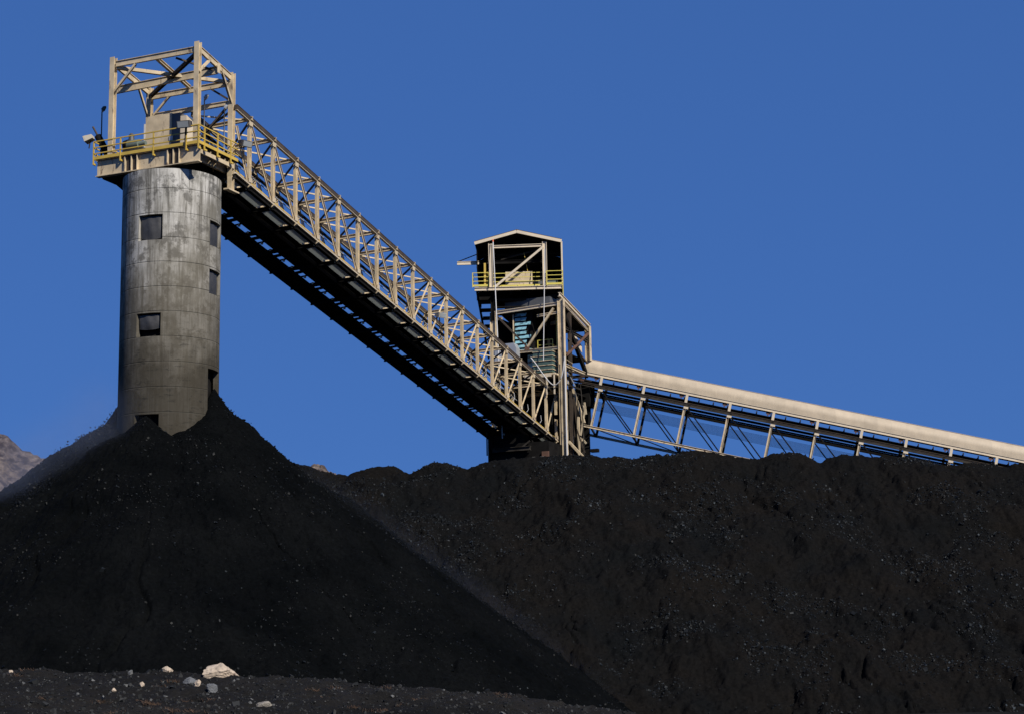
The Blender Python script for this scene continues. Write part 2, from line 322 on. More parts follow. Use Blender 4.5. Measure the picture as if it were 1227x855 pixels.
CQ = np.array([(3, 2, 1, 0), (4, 5, 6, 7), (0, 1, 5, 4), (1, 2, 6, 5), (2, 3, 7, 6), (3, 0, 4, 7)])
def lumps(name, P, size, m, parent, off, tone_bias=0.0):
    n = len(P); V = CUBE[None]*(1+rng.uniform(-0.45, 0.3, (n, 8, 3)))*rng.uniform(0.55, 1.2, (n, 1, 3))*0.5
    ax = rng.normal(size=(n, 3)); ax /= np.linalg.norm(ax, axis=1)[:, None]; th = rng.uniform(0, 6.28, n)
    c = np.cos(th)[:, None, None]; s_ = np.sin(th)[:, None, None]; A_ = ax[:, None, :]
    V = V*c+np.cross(np.broadcast_to(A_, V.shape), V)*s_+A_*(V*A_).sum(-1, keepdims=True)*(1-c)
    V = V*size[:, None, None]+P[:, None, :]
    Q = CQ[None]+(np.arange(n)*8)[:, None, None]
    tn = np.repeat(np.clip(rng.uniform(0, 1, n)**1.3+tone_bias, 0, 1), 8)
    o = fastmesh(name, V.reshape(-1, 3), Q.reshape(-1, 4), m, parent, False, tn, off); o['kind'] = 'stuff'; return o

# ================================================================== SETTING
fastmesh('ground', [(-6000, -200, GROUND), (6000, -200, GROUND), (6000, 9000, GROUND), (-6000, 9000, GROUND)], [(0, 1, 2, 3)], 'dirt')['kind'] = 'structure'

def hills():
    # two ridgelines, each falling away towards the yard
    for name, D, pts, wd in (('hills', 900, [(-900, 150), (-600, 190), (-420, 185), (-330, 156), (-290.4, 144.9), (-273, 139.3), (-264.2, 135.3), (-260.7, 134.3), (-253.3, 129), (-244.5, 124.5), (-237.1, 118.8), (-226.9, 109.1), (-215.9, 96.1), (-180, 62), (-130, 20), (-90, -2)], 1),
                         ('hills', 1600, [(-420, 60), (-300, 120), (-217.3, 182.9), (-206, 194.2), (-194.6, 201.6), (-186.2, 206.8), (-181.7, 209), (-175.6, 206.6), (-164.2, 200.3), (-149, 189.3), (-120, 168), (-60, 120), (40, 70), (140, 20), (200, -2)], 1)):
        xs = np.linspace(pts[0][0], pts[-1][0], 420); zr = np.interp(xs, [p[0] for p in pts], [p[1] for p in pts])
        ys = np.concatenate([np.linspace(-420, 0, 150), np.linspace(8, 300, 20)])
        X, Yo = np.meshgrid(xs, ys, indexing='ij'); zc = zr[:, None]
        Z = zc-np.abs(Yo)*0.42+fbm(X/60, Yo/60, 5, 5)*26*np.clip(np.abs(Yo)/80, 0, 1)+fbm(X/6, Yo/6, 9, 4, 0.7)*3.2
        Z = np.maximum(Z, GROUND-3)
        V = np.stack([X, Yo+D, Z], -1).reshape(-1, 3)
        o = fastmesh(name, V, gridquads(len(xs), len(ys)), 'hill', smooth=False); o['kind'] = 'structure'
hills()

# ---- foreground bank of coal-dusted ground
def bank_h(x, y):
    crest = np.interp(x, [-40, -20, -11.55, -9.13, -6.7, -4.1, -1.1, 1.46, 2.4, 5, 10], [1.2, 1.0, 0.76, 0.66, 0.56, 0.35, 0.08, -0.26, -0.49, -0.95, -1.9])
    prof = np.where(y < 40, -(40-y)*0.155-0.0022*(40-y)**2, -(y-40)*0.45)
    z = crest+prof+fbm(x/1.7, y/1.7, 3, 5, 0.55)*0.22*np.clip((41-y), 0.25, 1)+fbm(x*3.5, y*3.5, 8, 4, 0.65)*0.085
    return np.maximum(z, GROUND-0.3)
xs = np.concatenate([np.linspace(-40, -14, 60), np.arange(-13.9, 5, 0.05), np.linspace(5.2, 14, 30)]); ys = np.concatenate([np.linspace(24, 32.5, 50), np.arange(32.6, 42, 0.05), np.linspace(42.2, 50, 20)])
X, Y = np.meshgrid(xs, ys, indexing='ij')
bank = fastmesh('foreground_bank', np.stack([X, Y, bank_h(X, Y)], -1).reshape(-1, 3), gridquads(len(xs), len(ys)), 'coal_ground', smooth=True); bank['kind'] = 'structure'
n = 9000; px_ = rng.uniform(-13, 4, n); py_ = rng.uniform(33, 41.0, n); sz = 0.012+0.035*rng.random(n)**3+0.06*(rng.random(n) > 0.990)
gr = lumps('gravel', np.stack([px_, py_, bank_h(px_, py_)+sz*0.15], 1), sz*1.4, 'lump_berm', None, (0, 0, 0)); gr.name = 'gravel'
# dead grass tufts
vs = []; qs = []
for t in range(210):
    cx, cy = random.uniform(-12.5, 1), random.uniform(33.5, 40.2)
    if fbm(np.array([cx/1.5]), np.array([cy/1.5]), 31, 3)[0] < 0.06: continue
    cz = float(bank_h(np.array([cx]), np.array([cy]))[0])
    for k in range(34):
        a = random.uniform(0, 6.28); r = random.random()*0.13; x0, y0 = cx+r*math.cos(a)*1.6, cy+r*math.sin(a); hgt = random.uniform(0.01, 0.07); ln = random.uniform(-.12, .12)
        o = len(vs); wv = 0.004
        vs += [(x0-wv, y0, cz-0.02), (x0+wv, y0, cz-0.02), (x0+ln+wv*0.3, y0+random.uniform(-.04, .04), cz+hgt), (x0+ln-wv*0.3, y0, cz+hgt)]; qs.append((o, o+1, o+2, o+3))
fastmesh('dead_grass', vs, qs, 'drygrass')['kind'] = 'stuff'

def rock(x, y, w_, h_, d_, label, seed, name='rock', m='rock', group=None):
    import bmesh
    bm = bmesh.new(); bmesh.ops.create_icosphere(bm, subdivisions=4, radius=1); rr = random.Random(seed)
    pl = [(Vector((rr.uniform(-1, 1), rr.uniform(-1, 1), rr.uniform(-0.6, 1))).normalized(), rr.uniform(0.5, 0.8)) for _ in range(12)]
    for v in bm.verts:
        p = v.co.normalized()
        r = min([1.0]+[dd/max(0.05, p.dot(nn)) for nn, dd in pl if p.dot(nn) > 0.05])
        p2 = p*r; q = p*5+Vector((seed, seed, seed)); from mathutils import noise as mn
        p2 *= 1+0.10*mn.noise(q)+0.05*mn.noise(q*2.7)
        v.co = Vector((p2.x*w_/2, p2.y*d_/2, p2.z*h_*0.62+h_*0.25))
    me = bpy.data.meshes.new(name); bm.to_mesh(me); bm.free(); me.materials.append(M[m])
    o = bpy.data.objects.new(name, me); col.objects.link(o); z = float(bank_h(np.array([x]), np.array([y]))[0]); o.location = (x, y, z); o.rotation_euler = (0, 0, seed*0.0)
    return tag(o, label, 'rock', group)
rock(-6.62, 39.9, 0.95, 0.36, 0.5, 'largest pale cream rock sitting on the crest of the foreground bank', 3)
rock(-7.80, 40.0, 0.30, 0.15, 0.2, 'small tan rock on the crest left of the large pale rock', 5)
rock(-6.88, 38.6, 0.20, 0.19, 0.2, 'small whitish rock just below and left of the large pale rock', 8)
rock(-5.15, 36.2, 0.40, 0.18, 0.3, 'dusty greyish tan flat rock low on the bank at the bottom edge', 12, m='rock_grey')
rock(-8.05, 38.5, 0.13, 0.10, 0.1, 'tiny white stone on the bank face, alone in the dark dirt', 15)
rock(-8.35, 37.1, 0.12, 0.09, 0.1, 'tiny tan stone low on the bank face among dead grass', 17)
rock(-11.2, 39.6, 0.12, 0.10, 0.1, 'tiny white stone by the left end of the bank crest', 19)
rock(-7.10, 38.9, 0.36, 0.20, 0.3, 'dark grey stone below the large pale rock', 22, m='stone')
rock(-6.45, 37.8, 0.26, 0.22, 0.25, 'bluish grey stone on the bank face under the large pale rock', 24, m='stone')

# ================================================================== COAL PILES
OPEN_PHI = [math.radians(d) for d in (9, 99, 189, 279)]
def phi_dir(ph): v = -VA*math.cos(ph)+VB*math.sin(ph); return v
SRC = []
for ph, zz, st, sl in zip(OPEN_PHI, (18.35, 20.6, 19.6, 20.3), (0.9, 1.7, 1.5, 1.6), (0.70, 0.755, 0.72, 0.695)):
    d = phi_dir(ph); SRC.append((SX+d.x*3.3, SY+d.y*3.3, zz, st, sl))
def g_prof(d, st, sl, reach=1.2): return st*np.minimum(d, reach)+sl*np.maximum(d-reach, 0)
def cone_h(x, y, detail=True):
    h = np.full(np.shape(x), -99.0)
    ang = np.arctan2(y-SY, x-SX); rad = np.hypot(x-SX, y-SY)
    wx = x+fbm(x/3, y/3, 41, 3)*0.5; wy = y+fbm(x/3, y/3, 47, 3)*0.5
    for sx_, sy_, z_, st, sl in SRC:
        d = np.hypot(wx-sx_, wy-sy_); h = np.maximum(h, z_-g_prof(d, st, sl))
    # far down the slope the heap is one even cone
    if detail:
        gl = fbm(ang*9+7+fbm(x/6, y/6, 29, 3)*0.6, rad*0.08, 21, 3, 0.45)*np.clip((rad-4)/12, 0, 1)*0.6
        h = h+gl+fbm(x/1.8, y/1.8, 23, 4)*0.34*np.clip((rad-3.3)/3, 0.25, 1)+fbm(x*2.1, y*2.1, 25, 4, 0.7)*0.22*np.clip((rad-3.3)/2, 0.5, 1)
        h = h-0.35*np.clip(1-np.abs(fbm(ang*5+3+fbm(x/4, y/4, 52, 3)*0.5, rad*0.05, 51, 3))/0.05, 0, 1)*np.clip((rad-7)/8, 0, 1)*np.clip(fbm(x/5, y/5, 53, 3)*4+0.5, 0, 1)
    return h
def cone_pile():
    root = thing('coal_pile', 'steep black cone of fresh coal heaped around the concrete silo', 'coal pile', (SX, SY, GROUND))
    c = (SX, SY)
    th0 = -math.pi/2
    tt = np.concatenate([np.linspace(-1.75, 1.75, 1150), np.linspace(1.78, 2*math.pi-1.78, 160)])+th0
    rr = np.concatenate([np.linspace(2.9, 8, 60), 8+24.5*np.linspace(0, 1, 250)[1:]**1.05, [33.5, 36]])
    Tt, Rr_ = np.meshgrid(np.append(tt, tt[0]), rr, indexing='ij'); X = c[0]+Rr_*np.cos(Tt); Y = c[1]+Rr_*np.sin(Tt)
    Z = np.maximum(cone_h(X, Y), GROUND-0.4)
    fastmesh('coal_heap', np.stack([X, Y, Z], -1).reshape(-1, 3), gridquads(len(tt)+1, len(rr)), 'coal_fresh', root, True, None, (SX, SY, GROUND))
    n = 26000; t_ = rng.uniform(-1.8, 1.8, n)+th0; r_ = 3.5+28*rng.random(n)**0.7
    x = c[0]+r_*np.cos(t_); y = c[1]+r_*np.sin(t_); z = cone_h(x, y)
    cl = fbm(x/2.5, y/2.5, 61, 4); keep = rng.random(n) < np.clip(0.25+1.8*cl, 0.04, 1); x, y, z = x[keep], y[keep], z[keep]
    s = 0.035+0.08*rng.random(len(x))**4+0.10*(rng.random(len(x)) > 0.997)
    lumps('coal_lumps', np.stack([x, y, z+s*0.25], 1), s*1.3, 'lump_fresh', root, (SX, SY, GROUND))
    # lumps tumbling off the left shoulder and the right shoulder
    P = []
    for k in range(420):
        q = random.random()**1.5; x = -27.0-q*3.2+random.gauss(0, 0.25); y = SY-1.5+random.gauss(0, 1.5); z = float(cone_h(np.array([x]), np.array([y]))[0]); P.append((x, y, z+abs(random.gauss(0, 0.22))*(1-q*0.4)))
    for k in range(60):
        q = random.random(); x = -19.6+q*2.5; y = SY+random.gauss(0, 1.0); z = float(cone_h(np.array([x]), np.array([y]))[0]); P.append((x, y, z+abs(random.gauss(0, 0.22))))
    P = np.array(P); lumps('tumbling_coal', P, 0.035+0.07*rng.random(len(P))**2, 'lump_fresh', root, (SX, SY, GROUND))
cone_pile()

RIDGE = [(-34, 17.5), (-28, 18.8), (-19.5, 19.41), (-18.61, 19.26), (-17.41, 19.09), (-16.16, 18.44), (-14.98, 18.28), (-13.8, 18.04), (-13.04, 18.38), (-12.14, 18.71), (-11.23, 18.8), (-10.02, 18.67), (-8.62, 18.11), (-7.55, 18.7), (-6.86, 19.03), (-5.82, 18.97), (-3.81, 18.37), (-2.83, 18.89), (-1.58, 19.08), (-0.54, 19.2), (1.69, 19.3), (3.01, 19.41), (5.16, 19.44), (6.97, 19.34), (8.63, 19.17), (9.87, 18.93), (10.65, 19.2), (11.97, 19.25), (13.29, 19.26), (14.38, 19.59), (15.94, 19.56), (17.52, 19.21), (18.83, 18.98), (20.14, 18.82), (21.76, 19.21), (22.67, 19.4), (23.61, 19.34), (24.39, 19.02), (25.26, 18.51), (26.25, 18.79), (27.24, 19.03), (28.49, 19.08), (29.79, 18.81), (31.59, 18.78), (33.53, 18.66), (34.48, 18.34), (35.29, 17.98), (36.54, 18.02), (37.52, 18.18), (39.46, 18.15), (40.2, 17.82), (40.89, 17.73), (41.6, 17.93), (42.36, 17.95), (46, 17.9), (50, 17.2), (56, 17.5), (62, 16), (72, 9)]
RX = np.array([p[0] for p in RIDGE]); RZ = np.array([p[1] for p in RIDGE])
def ridge_h(x, y, detail=True):
    yc = 146+0*x; s = 0.66; dy = np.abs(y-yc)
    xr = np.arange(-34, 72.01, 0.5)
    wx = x+fbm(x/5, y/5, 71, 4)*1.6*np.clip(dy/5, 0, 1)
    h = np.full(np.shape(x), -99.0)
    zr = np.interp(xr, RX, RZ)
    for a, b in zip(xr, zr):
        d = np.sqrt((wx-a)**2+dy**2); h = np.maximum(h, b-s*d)
    h = np.maximum(h, np.interp(x, RX, RZ)-s*dy*1.02-0.0*dy)
    if detail:
        k = np.clip(dy/3, 0, 1)
        h = h+fbm(x/6+y/14, y/11, 73, 4)*1.5*np.clip(dy/8, 0, 1)+fbm(x/1.1+y/6, y/7, 75, 4)*0.30*k
        h = h+fbm(x/1.6, y/1.6, 77, 4)*0.42*np.clip(dy/2, 0.3, 1)+fbm(x*2.0, y*2.0, 79, 4, 0.7)*0.30*np.clip(dy, 0.6, 1)
        gn = fbm(x/3.2+y/9+fbm(x/3, y/3, 87, 3)*0.8, y/12, 85, 3); h = h-0.55*np.clip(1-np.abs(gn)/0.045, 0, 1)*k*np.clip(fbm(x/7, y/6, 89, 3)*5+0.2, 0, 1)
        # slumped ledges
        led = fbm(x/9+3, y/5, 83, 3); h = h-0.55*np.clip((led-0.10)*9, 0, 1)*k
    return h
def ridge_pile():
    loc = (4, 146, GROUND)
    root = thing('coal_pile', 'long brownish black coal stockpile with a bumpy ridge under the covered conveyor', 'coal pile', loc)
    xs = np.concatenate([np.arange(-34, -20, 0.4), np.arange(-20, 45, 0.105), np.arange(45.3, 74, 0.5)]); ys = np.concatenate([np.arange(108, 147.5, 0.115), np.arange(148, 180, 1.0)])
    X, Y = np.meshgrid(xs, ys, indexing='ij'); Z = np.maximum(ridge_h(X, Y), GROUND-0.4)
    fastmesh('coal_heap', np.stack([X, Y, Z], -1).reshape(-1, 3), gridquads(len(xs), len(ys)), 'coal_old', root, True, None, loc)
    n = 110000; x = rng.uniform(-21, 43, n); y = rng.uniform(112, 146.5, n)
    cl = fbm(x/3.2, y/2.6, 91, 4, 0.6); keep = rng.random(n) < np.clip(0.02+2.6*cl, 0.025, 1); x, y = x[keep], y[keep]; z = ridge_h(x, y)
    s = 0.04+0.08*rng.random(len(x))**4+0.11*(rng.random(len(x)) > 0.996)
    lumps('coal_lumps', np.stack([x, y, z+s*0.2], 1), s*1.3, 'lump_old', root, loc)
ridge_pile()

# ================================================================== SILO
def silo():
    root = thing('silo', 'tall round stained concrete silo with square flapped openings standing in the coal cone', 'silo', (SX, SY, GROUND))
    RO, RI = 3.36, 3.0; step = 3
    zs = [GROUND, 16.8, 18.46, 20.1, 21.76, 23.66, 25.24, 26.9, 28.6, 30.25, 32.0, 35.2]
    holes = {(9, 16.8), (9, 23.66), (9, 30.25), (99, 18.46), (99, 20.1), (99, 26.9), (99, 30.25), (279, 18.46), (279, 20.1), (279, 26.9), (189, 16.8), (189, 23.66)}
    def hole(a0, z0):
        for hc, hz in holes:
            if abs(z0-hz) < 0.01 and (a0-hc+15) % 360 < 30: return True
        return False
    mb = MB()
    def P(a, r, z): d = phi_dir(math.radians(a)); return Vector((SX+d.x*r, SY+d.y*r, z))
    for k in range(0, 360, step):
        for i in range(len(zs)-1):
            if hole(k, zs[i]): continue
            for r in (RO, RI):
                mb.add([P(k, r, zs[i]), P(k+step, r, zs[i]), P(k+step, r, zs[i+1]), P(k, r, zs[i+1])], [(0, 1, 2, 3)], True)
    for hc, hz in holes:
        z1 = zs[zs.index(hz)+1]
        for a in (hc-15, hc+15): mb.add([P(a, RO, hz), P(a, RI, hz), P(a, RI, z1), P(a, RO, z1)], [(0, 1, 2, 3)])
        for z in (hz, z1):
            if abs(z-20.1) < 0.01: continue
            for k in range(hc-15, hc+15, step): mb.add([P(k, RO, z), P(k+step, RO, z), P(k+step, RI, z), P(k, RI, z)], [(0, 1, 2, 3)])
    # merge for smooth walls: weld by distance within each wall
    me = bpy.data.meshes.new('shell'); off = Vector((SX, SY, GROUND))
    key = {}; vv = []; ff = []
    for f in mb.f:
        nf = []; refl = all(abs((Vector((mb.v[i].x-SX, mb.v[i].y-SY, 0))).length-RO) < 1e-3 for i in f) or all(abs((Vector((mb.v[i].x-SX, mb.v[i].y-SY, 0))).length-RI) < 1e-3 for i in f)
        for i in f:
            v = mb.v[i]; k = (round(v.x, 3), round(v.y, 3), round(v.z, 3), refl)
            if k not in key: key[k] = len(vv); vv.append(tuple(v-off))
            nf.append(key[k])
        ff.append(nf)
    me.from_pydata(vv, [], ff); me.materials.append(M['concrete']); me.polygons.foreach_set('use_smooth', [p for p in mb.sm]); me.update()
    # texture coordinates use world height, so shift the mesh origin with a parent at ground level
    sh = bpy.data.objects.new('shell', me); col.objects.link(sh); sh.parent = root
    cap = MB(); ring = [P(a, RI+0.1, 34.9) for a in range(0, 360, 12)]; cap.add(ring+[v+VZ*0.25 for v in ring], [tuple(range(30)), tuple(range(59, 29, -1))]+[(i, (i+1) % 30, 30+(i+1) % 30, 30+i) for i in range(30)])
    cap.build('roof_slab', 'dull_steel', root)
    inn = MB()
    for hc, hz in holes:
        # rubber flap hung inside the opening, bulging outward
        z1 = zs[zs.index(hz)+1]; nx, nz = 10, 10; g = []
        low = (hz in (23.66,)); bot = hz+0.05+(0.42 if low else 0.0)
        for i in range(nx+1):
            for j in range(nz+1):
                u = i/nx*2-1; t = j/nz; a = hc+u*13.2; r = RO-0.20+0.10*math.sin(math.pi*t)*(1-u*u)+0.02*math.sin(7*u+3*t)
                z = z1-0.10+(bot-z1+0.1)*(1-t)*(1-0.03*u*u)+(0.06*(u*u) if t < 0.2 else 0)
                g.append(P(a, r, z))
        if hz in (16.8, 18.46, 20.1): continue
        f = MB(); f.add(g, [(i*(nz+1)+j, (i+1)*(nz+1)+j, (i+1)*(nz+1)+j+1, i*(nz+1)+j+1) for i in range(nx) for j in range(nz)], True)
        f.build('rubber_flap', 'rubber', root)
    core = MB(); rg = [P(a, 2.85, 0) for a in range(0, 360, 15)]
    core.add([Vector((v.x, v.y, 10)) for v in rg]+[Vector((v.x, v.y, 34.8)) for v in rg], [(i, (i+1) % 24, 24+(i+1) % 24, 24+i) for i in range(24)]); core.build('inner_shade_core', 'dark', root)  # near-black core paints the shade seen inside the openings
silo()

# ================================================================== rails helper
def guardrail(root, pts, zb, h, nr, posts, m, down=0.35, kick=0.22, out=None, r=0.035):
    """pts list of plan Vectors; zb base height; posts = list of plan points"""
    rails = [zb+h*(k+1)/nr for k in range(nr)]
    for zz in rails:
        b = MB()
        for p, q in zip(pts[:-1], pts[1:]): b.bar(p+VZ*zz, q+VZ*zz, r*2, r*2)
        b.build('rail', m, root)
    if kick:
        b = MB()
        for p, q in zip(pts[:-1], pts[1:]): b.bar(p+VZ*(zb+kick/2), q+VZ*(zb+kick/2), kick, 0.03, (0, 0, 1))
        b.build('kick_plate', m, root)
    for p in posts:
        b = MB(); b.bar(p+VZ*(zb-down), p+VZ*(zb+h), 0.09, 0.07, VB)
        if down > 0.1: b.bar(p+VZ*(zb-down+0.05), p+VZ*(zb-down+0.05)+VB*0.0+VA*0.25, 0.12, 0.12, VZ)
        b.build('rail_post', m, root)

# ================================================================== HEAD PLATFORM
GAL = (1.508, -1.034, 1.0152)     # gallery setting-out: offset along, offset across, module
def Wg(a, b, z): return W(a*GAL[2]+GAL[0], b*GAL[2]+GAL[1], z*GAL[2])
DECK = (1.65, -1.17, 0.66)      # where the head platform sits relative to the silo axis frame
def Wd(a, b, z): return W(a+DECK[0], b+DECK[1], z+DECK[2])
def platform():
    W = Wd
    root = thing('head_platform', 'beige steel deck with yellow guardrails cantilevered over the silo top', 'platform', W(0, 0, 35.2))
    d = MB(); d.box(W(-4.2, -3.3, 35.98), VB*8.3, VA*4.5, VZ*0.10); d.build('deck', 'dull_steel', root)
    g = MB(); g.ibeam(W(-4.1, -3.35, 35.44), W(-4.1, 5.02, 35.44), 0.42, 1.24, VA, 0.06, 0.04); g.build('front_girder', 'beige', root)
    # recompute local: stiffener plates stand proud of the girder web
    for b_ in (-0.95, -0.42, 0.05, 2.52, 2.98, 3.45):
        s = MB(); s.bar(W(-4.22, b_, 34.90), W(-4.22, b_, 35.99), 0.20, 0.05, VA); s.build('stiffener', 'beige', root)
    for b_ in (-0.70, -0.20, 2.74, 3.2):
        s = MB(); s.bar(W(-4.16, b_, 34.90), W(-4.16, b_, 35.99), 0.03, 0.30, VA); s.build('web_shade_strip', 'brown', root)  # dark strips painting the shade in the recesses between stiffeners
    g = MB(); g.ibeam(W(0.3, -3.35, 35.4), W(0.3, 5.02, 35.4), 0.4, 1.2, VA, 0.06, 0.04); g.build('rear_girder', 'dull_steel', root)
    for b_ in (-3.2, -1.4, 1.0, 2.9):
        g = MB(); g.ibeam(W(-3.85, b_, 35.4), W(0.1, b_, 35.4), 0.25, 1.0, VB, 0.05, 0.03); g.build('floor_beam', 'dull_steel', root)
    g = MB(); g.bar(W(-3.88, 4.92, 35.62), W(0.4, 4.92, 35.62), 0.28, 0.10, VZ); g.build('side_channel', 'beige', root)
    g = MB(); g.ibeam(W(-3.7, 4.25, 35.5), W(0.6, 4.25, 35.5), 0.2, 0.55, VB); g.build('side_girder', 'beige', root)
    for a_ in (-2.1, -1.75, -1.4):
        s = MB(); s.bar(W(a_, 4.42, 35.15), W(a_, 4.42, 35.75), 0.18, 0.05, VB); s.build('stiffener', 'beige', root)
    for a_ in (-3.3, -2.7, -0.9, -0.4, 0.1):
        s = MB(); s.bar(W(a_, 4.72, 35.5), W(a_, 4.95, 35.9), 0.10, 0.06, VA); s.build('stiffener', 'beige', root)
    s = MB(); s.ibeam(W(0.1, 4.78, 33.9), W(0.1, 4.78, 35.4), 0.35, 0.35, VB); s.build('stub_column', 'beige', root)
    s = MB(); s.bar(W(-0.5, 4.78, 33.9), W(0.9, 4.78, 33.9), 0.4, 0.10, VB); s.build('stub_column', 'beige', root)
    for sgn in (-1, 1):   # haunches under the deck bearing on the silo wall
        for a_ in ((-2.2, 0.6) if sgn < 0 else (-0.6, 0.6)):
            x1 = 3.9 if sgn > 0 else -3.1
            h = MB(); p0, p1, p2, p3 = W(a_, sgn*2.6, 34.9), W(a_, x1, 34.9), W(a_, x1, 34.72), W(a_, sgn*2.6, 34.3)
            v = [p0, p1, p2, p3]; h.add(v+[q+VA*0.15 for q in v], [(0, 1, 2, 3), (7, 6, 5, 4), (0, 1, 5, 4), (1, 2, 6, 5), (2, 3, 7, 6), (3, 0, 4, 7)]); h.build('haunch', 'dull_steel', root)
    s = MB(); s.box(W(-3.7, -3.2, 34.78), VB*2.0, VA*3.6, VZ*0.06); s.build('soffit_plate', 'dull_steel', root)
    pts = [W(-0.2, -3.5, 0), W(-4.38, -3.5, 0), W(-4.38, 5.1, 0), W(0.5, 5.1, 0)]
    posts = [W(-4.38, b, 0) for b in (-3.5, -1.27, 1.43, 4.07, 5.05)]+[W(a, 5.12, 0) for a in (-3.75, -2.13, -0.47)]+[W(a, -3.5, 0) for a in (-2.3, -0.2)]
    guardrail(root, pts, 36.03, 1.30, 3, posts, 'yellow')
platform()

def portal():
    W = Wd
    root = thing('headframe', 'open beige steel portal frame without roof sheets above the silo deck', 'steel frame', W(-2, 1.3, 36.1))
    def zt(a): return 43.05-(a+4.2)*0.195
    def I(name, p, q, w_, h_, side, m='beige'): b = MB(); b.ibeam(p, q, w_, h_, side); return b.build(name, m, root)
    fl, fr, bl, br = (-4.2, -2.15), (-4.2, 4.78), (0.1, -2.1), (0.1, 4.78)
    for a, b in (fl, fr, bl, br): I('column', W(a, b, 36.1 if a < 0 else 34.9), W(a, b, zt(a)+0.25), 0.38, 0.36, VB)
    I('top_beam', W(-4.2, -1.95, zt(-4.2)-0.25), W(-4.2, 4.6, zt(-4.2)-0.25), 0.16, 0.42, VA)
    for b in (-2.1, 4.78):
        I('rafter', W(-4.0, b, zt(-4.0)-0.15), W(-0.1, b, zt(-0.1)-0.15), 0.16, 0.46, VB)
    I('crane_beam', W(-1.85, -3.9, 41.90), W(-1.85, 4.85, 42.05), 0.16, 0.55, VA)
    I('rear_beam', W(0.1, -1.9, 41.75), W(0.1, 4.6, 41.75), 0.16, 0.42, VA)
    I('lower_beam', W(0.12, -1.9, 40.3), W(0.12, 4.6, 40.3), 0.16, 0.36, VA)
    I('purlin', W(-4.05, 1.35, zt(-4.05)-0.28), W(0, 1.35, zt(0)-0.32), 0.22, 0.26, VB)
    def br_(p, q, w_=0.16, m='beige', name='brace'): b = MB(); b.ibeam(p, q, w_, w_, VZ, 0.025, 0.02); b.build(name, m, root)
    br_(W(-4.1, -1.95, zt(-4.1)-0.45), W(-0.1, 4.6, zt(-0.1)-0.5), 0.24)
    br_(W(-4.1, 4.6, zt(-4.1)-0.5), W(-0.1, -1.95, zt(-0.1)-0.55), 0.24, 'brown')
    br_(W(-4.05, 2.9, zt(-4)-0.5), W(-2.0, 4.6, zt(-2)-0.6), 0.12, 'brown')
    br_(W(-4.2, -2.2, zt(-4.2)-0.3), W(-1.85, -3.7, 42.15), 0.14, 'brown', 'stay')
    br_(W(-4.2, -2.1, 40.75), W(-4.2, -0.3, zt(-4.2)-0.5), 0.16, name='knee_brace')
    br_(W(-4.2, 4.85, 41.2), W(-2.9, 4.85, zt(-2.9)-0.4), 0.16, name='knee_brace')
    br_(W(0.1, 4.85, 40.0), W(-1.3, 4.85, zt(-1.3)-0.4), 0.16, name='knee_brace')
    br_(W(0.1, 4.6, 40.5), W(0.1, 3.0, 41.6), 0.14, 'brown', name='knee_brace')
    br_(W(0.1, -2.1, 39.9), W(-1.3, -2.1, zt(-1.3)-0.4), 0.14, name='knee_brace')
    br_(W(0.1, -2.0, 40.1), W(0.1, -0.4, 41.6), 0.14, name='knee_brace')
    br_(W(0.1, -2.0, 40.2), W(0.1, 1.3, 38.3), 0.12, 'brown')
    br_(W(0.1, 4.6, 40.2), W(0.1, 2.2, 38.0), 0.14, 'brown')
    b = MB(); b.box(W(-2.05, 4.95, 41.8), VA*0.35, VB*0.03, VZ*0.7); b.build('gusset_plate', 'beige', root)
portal()

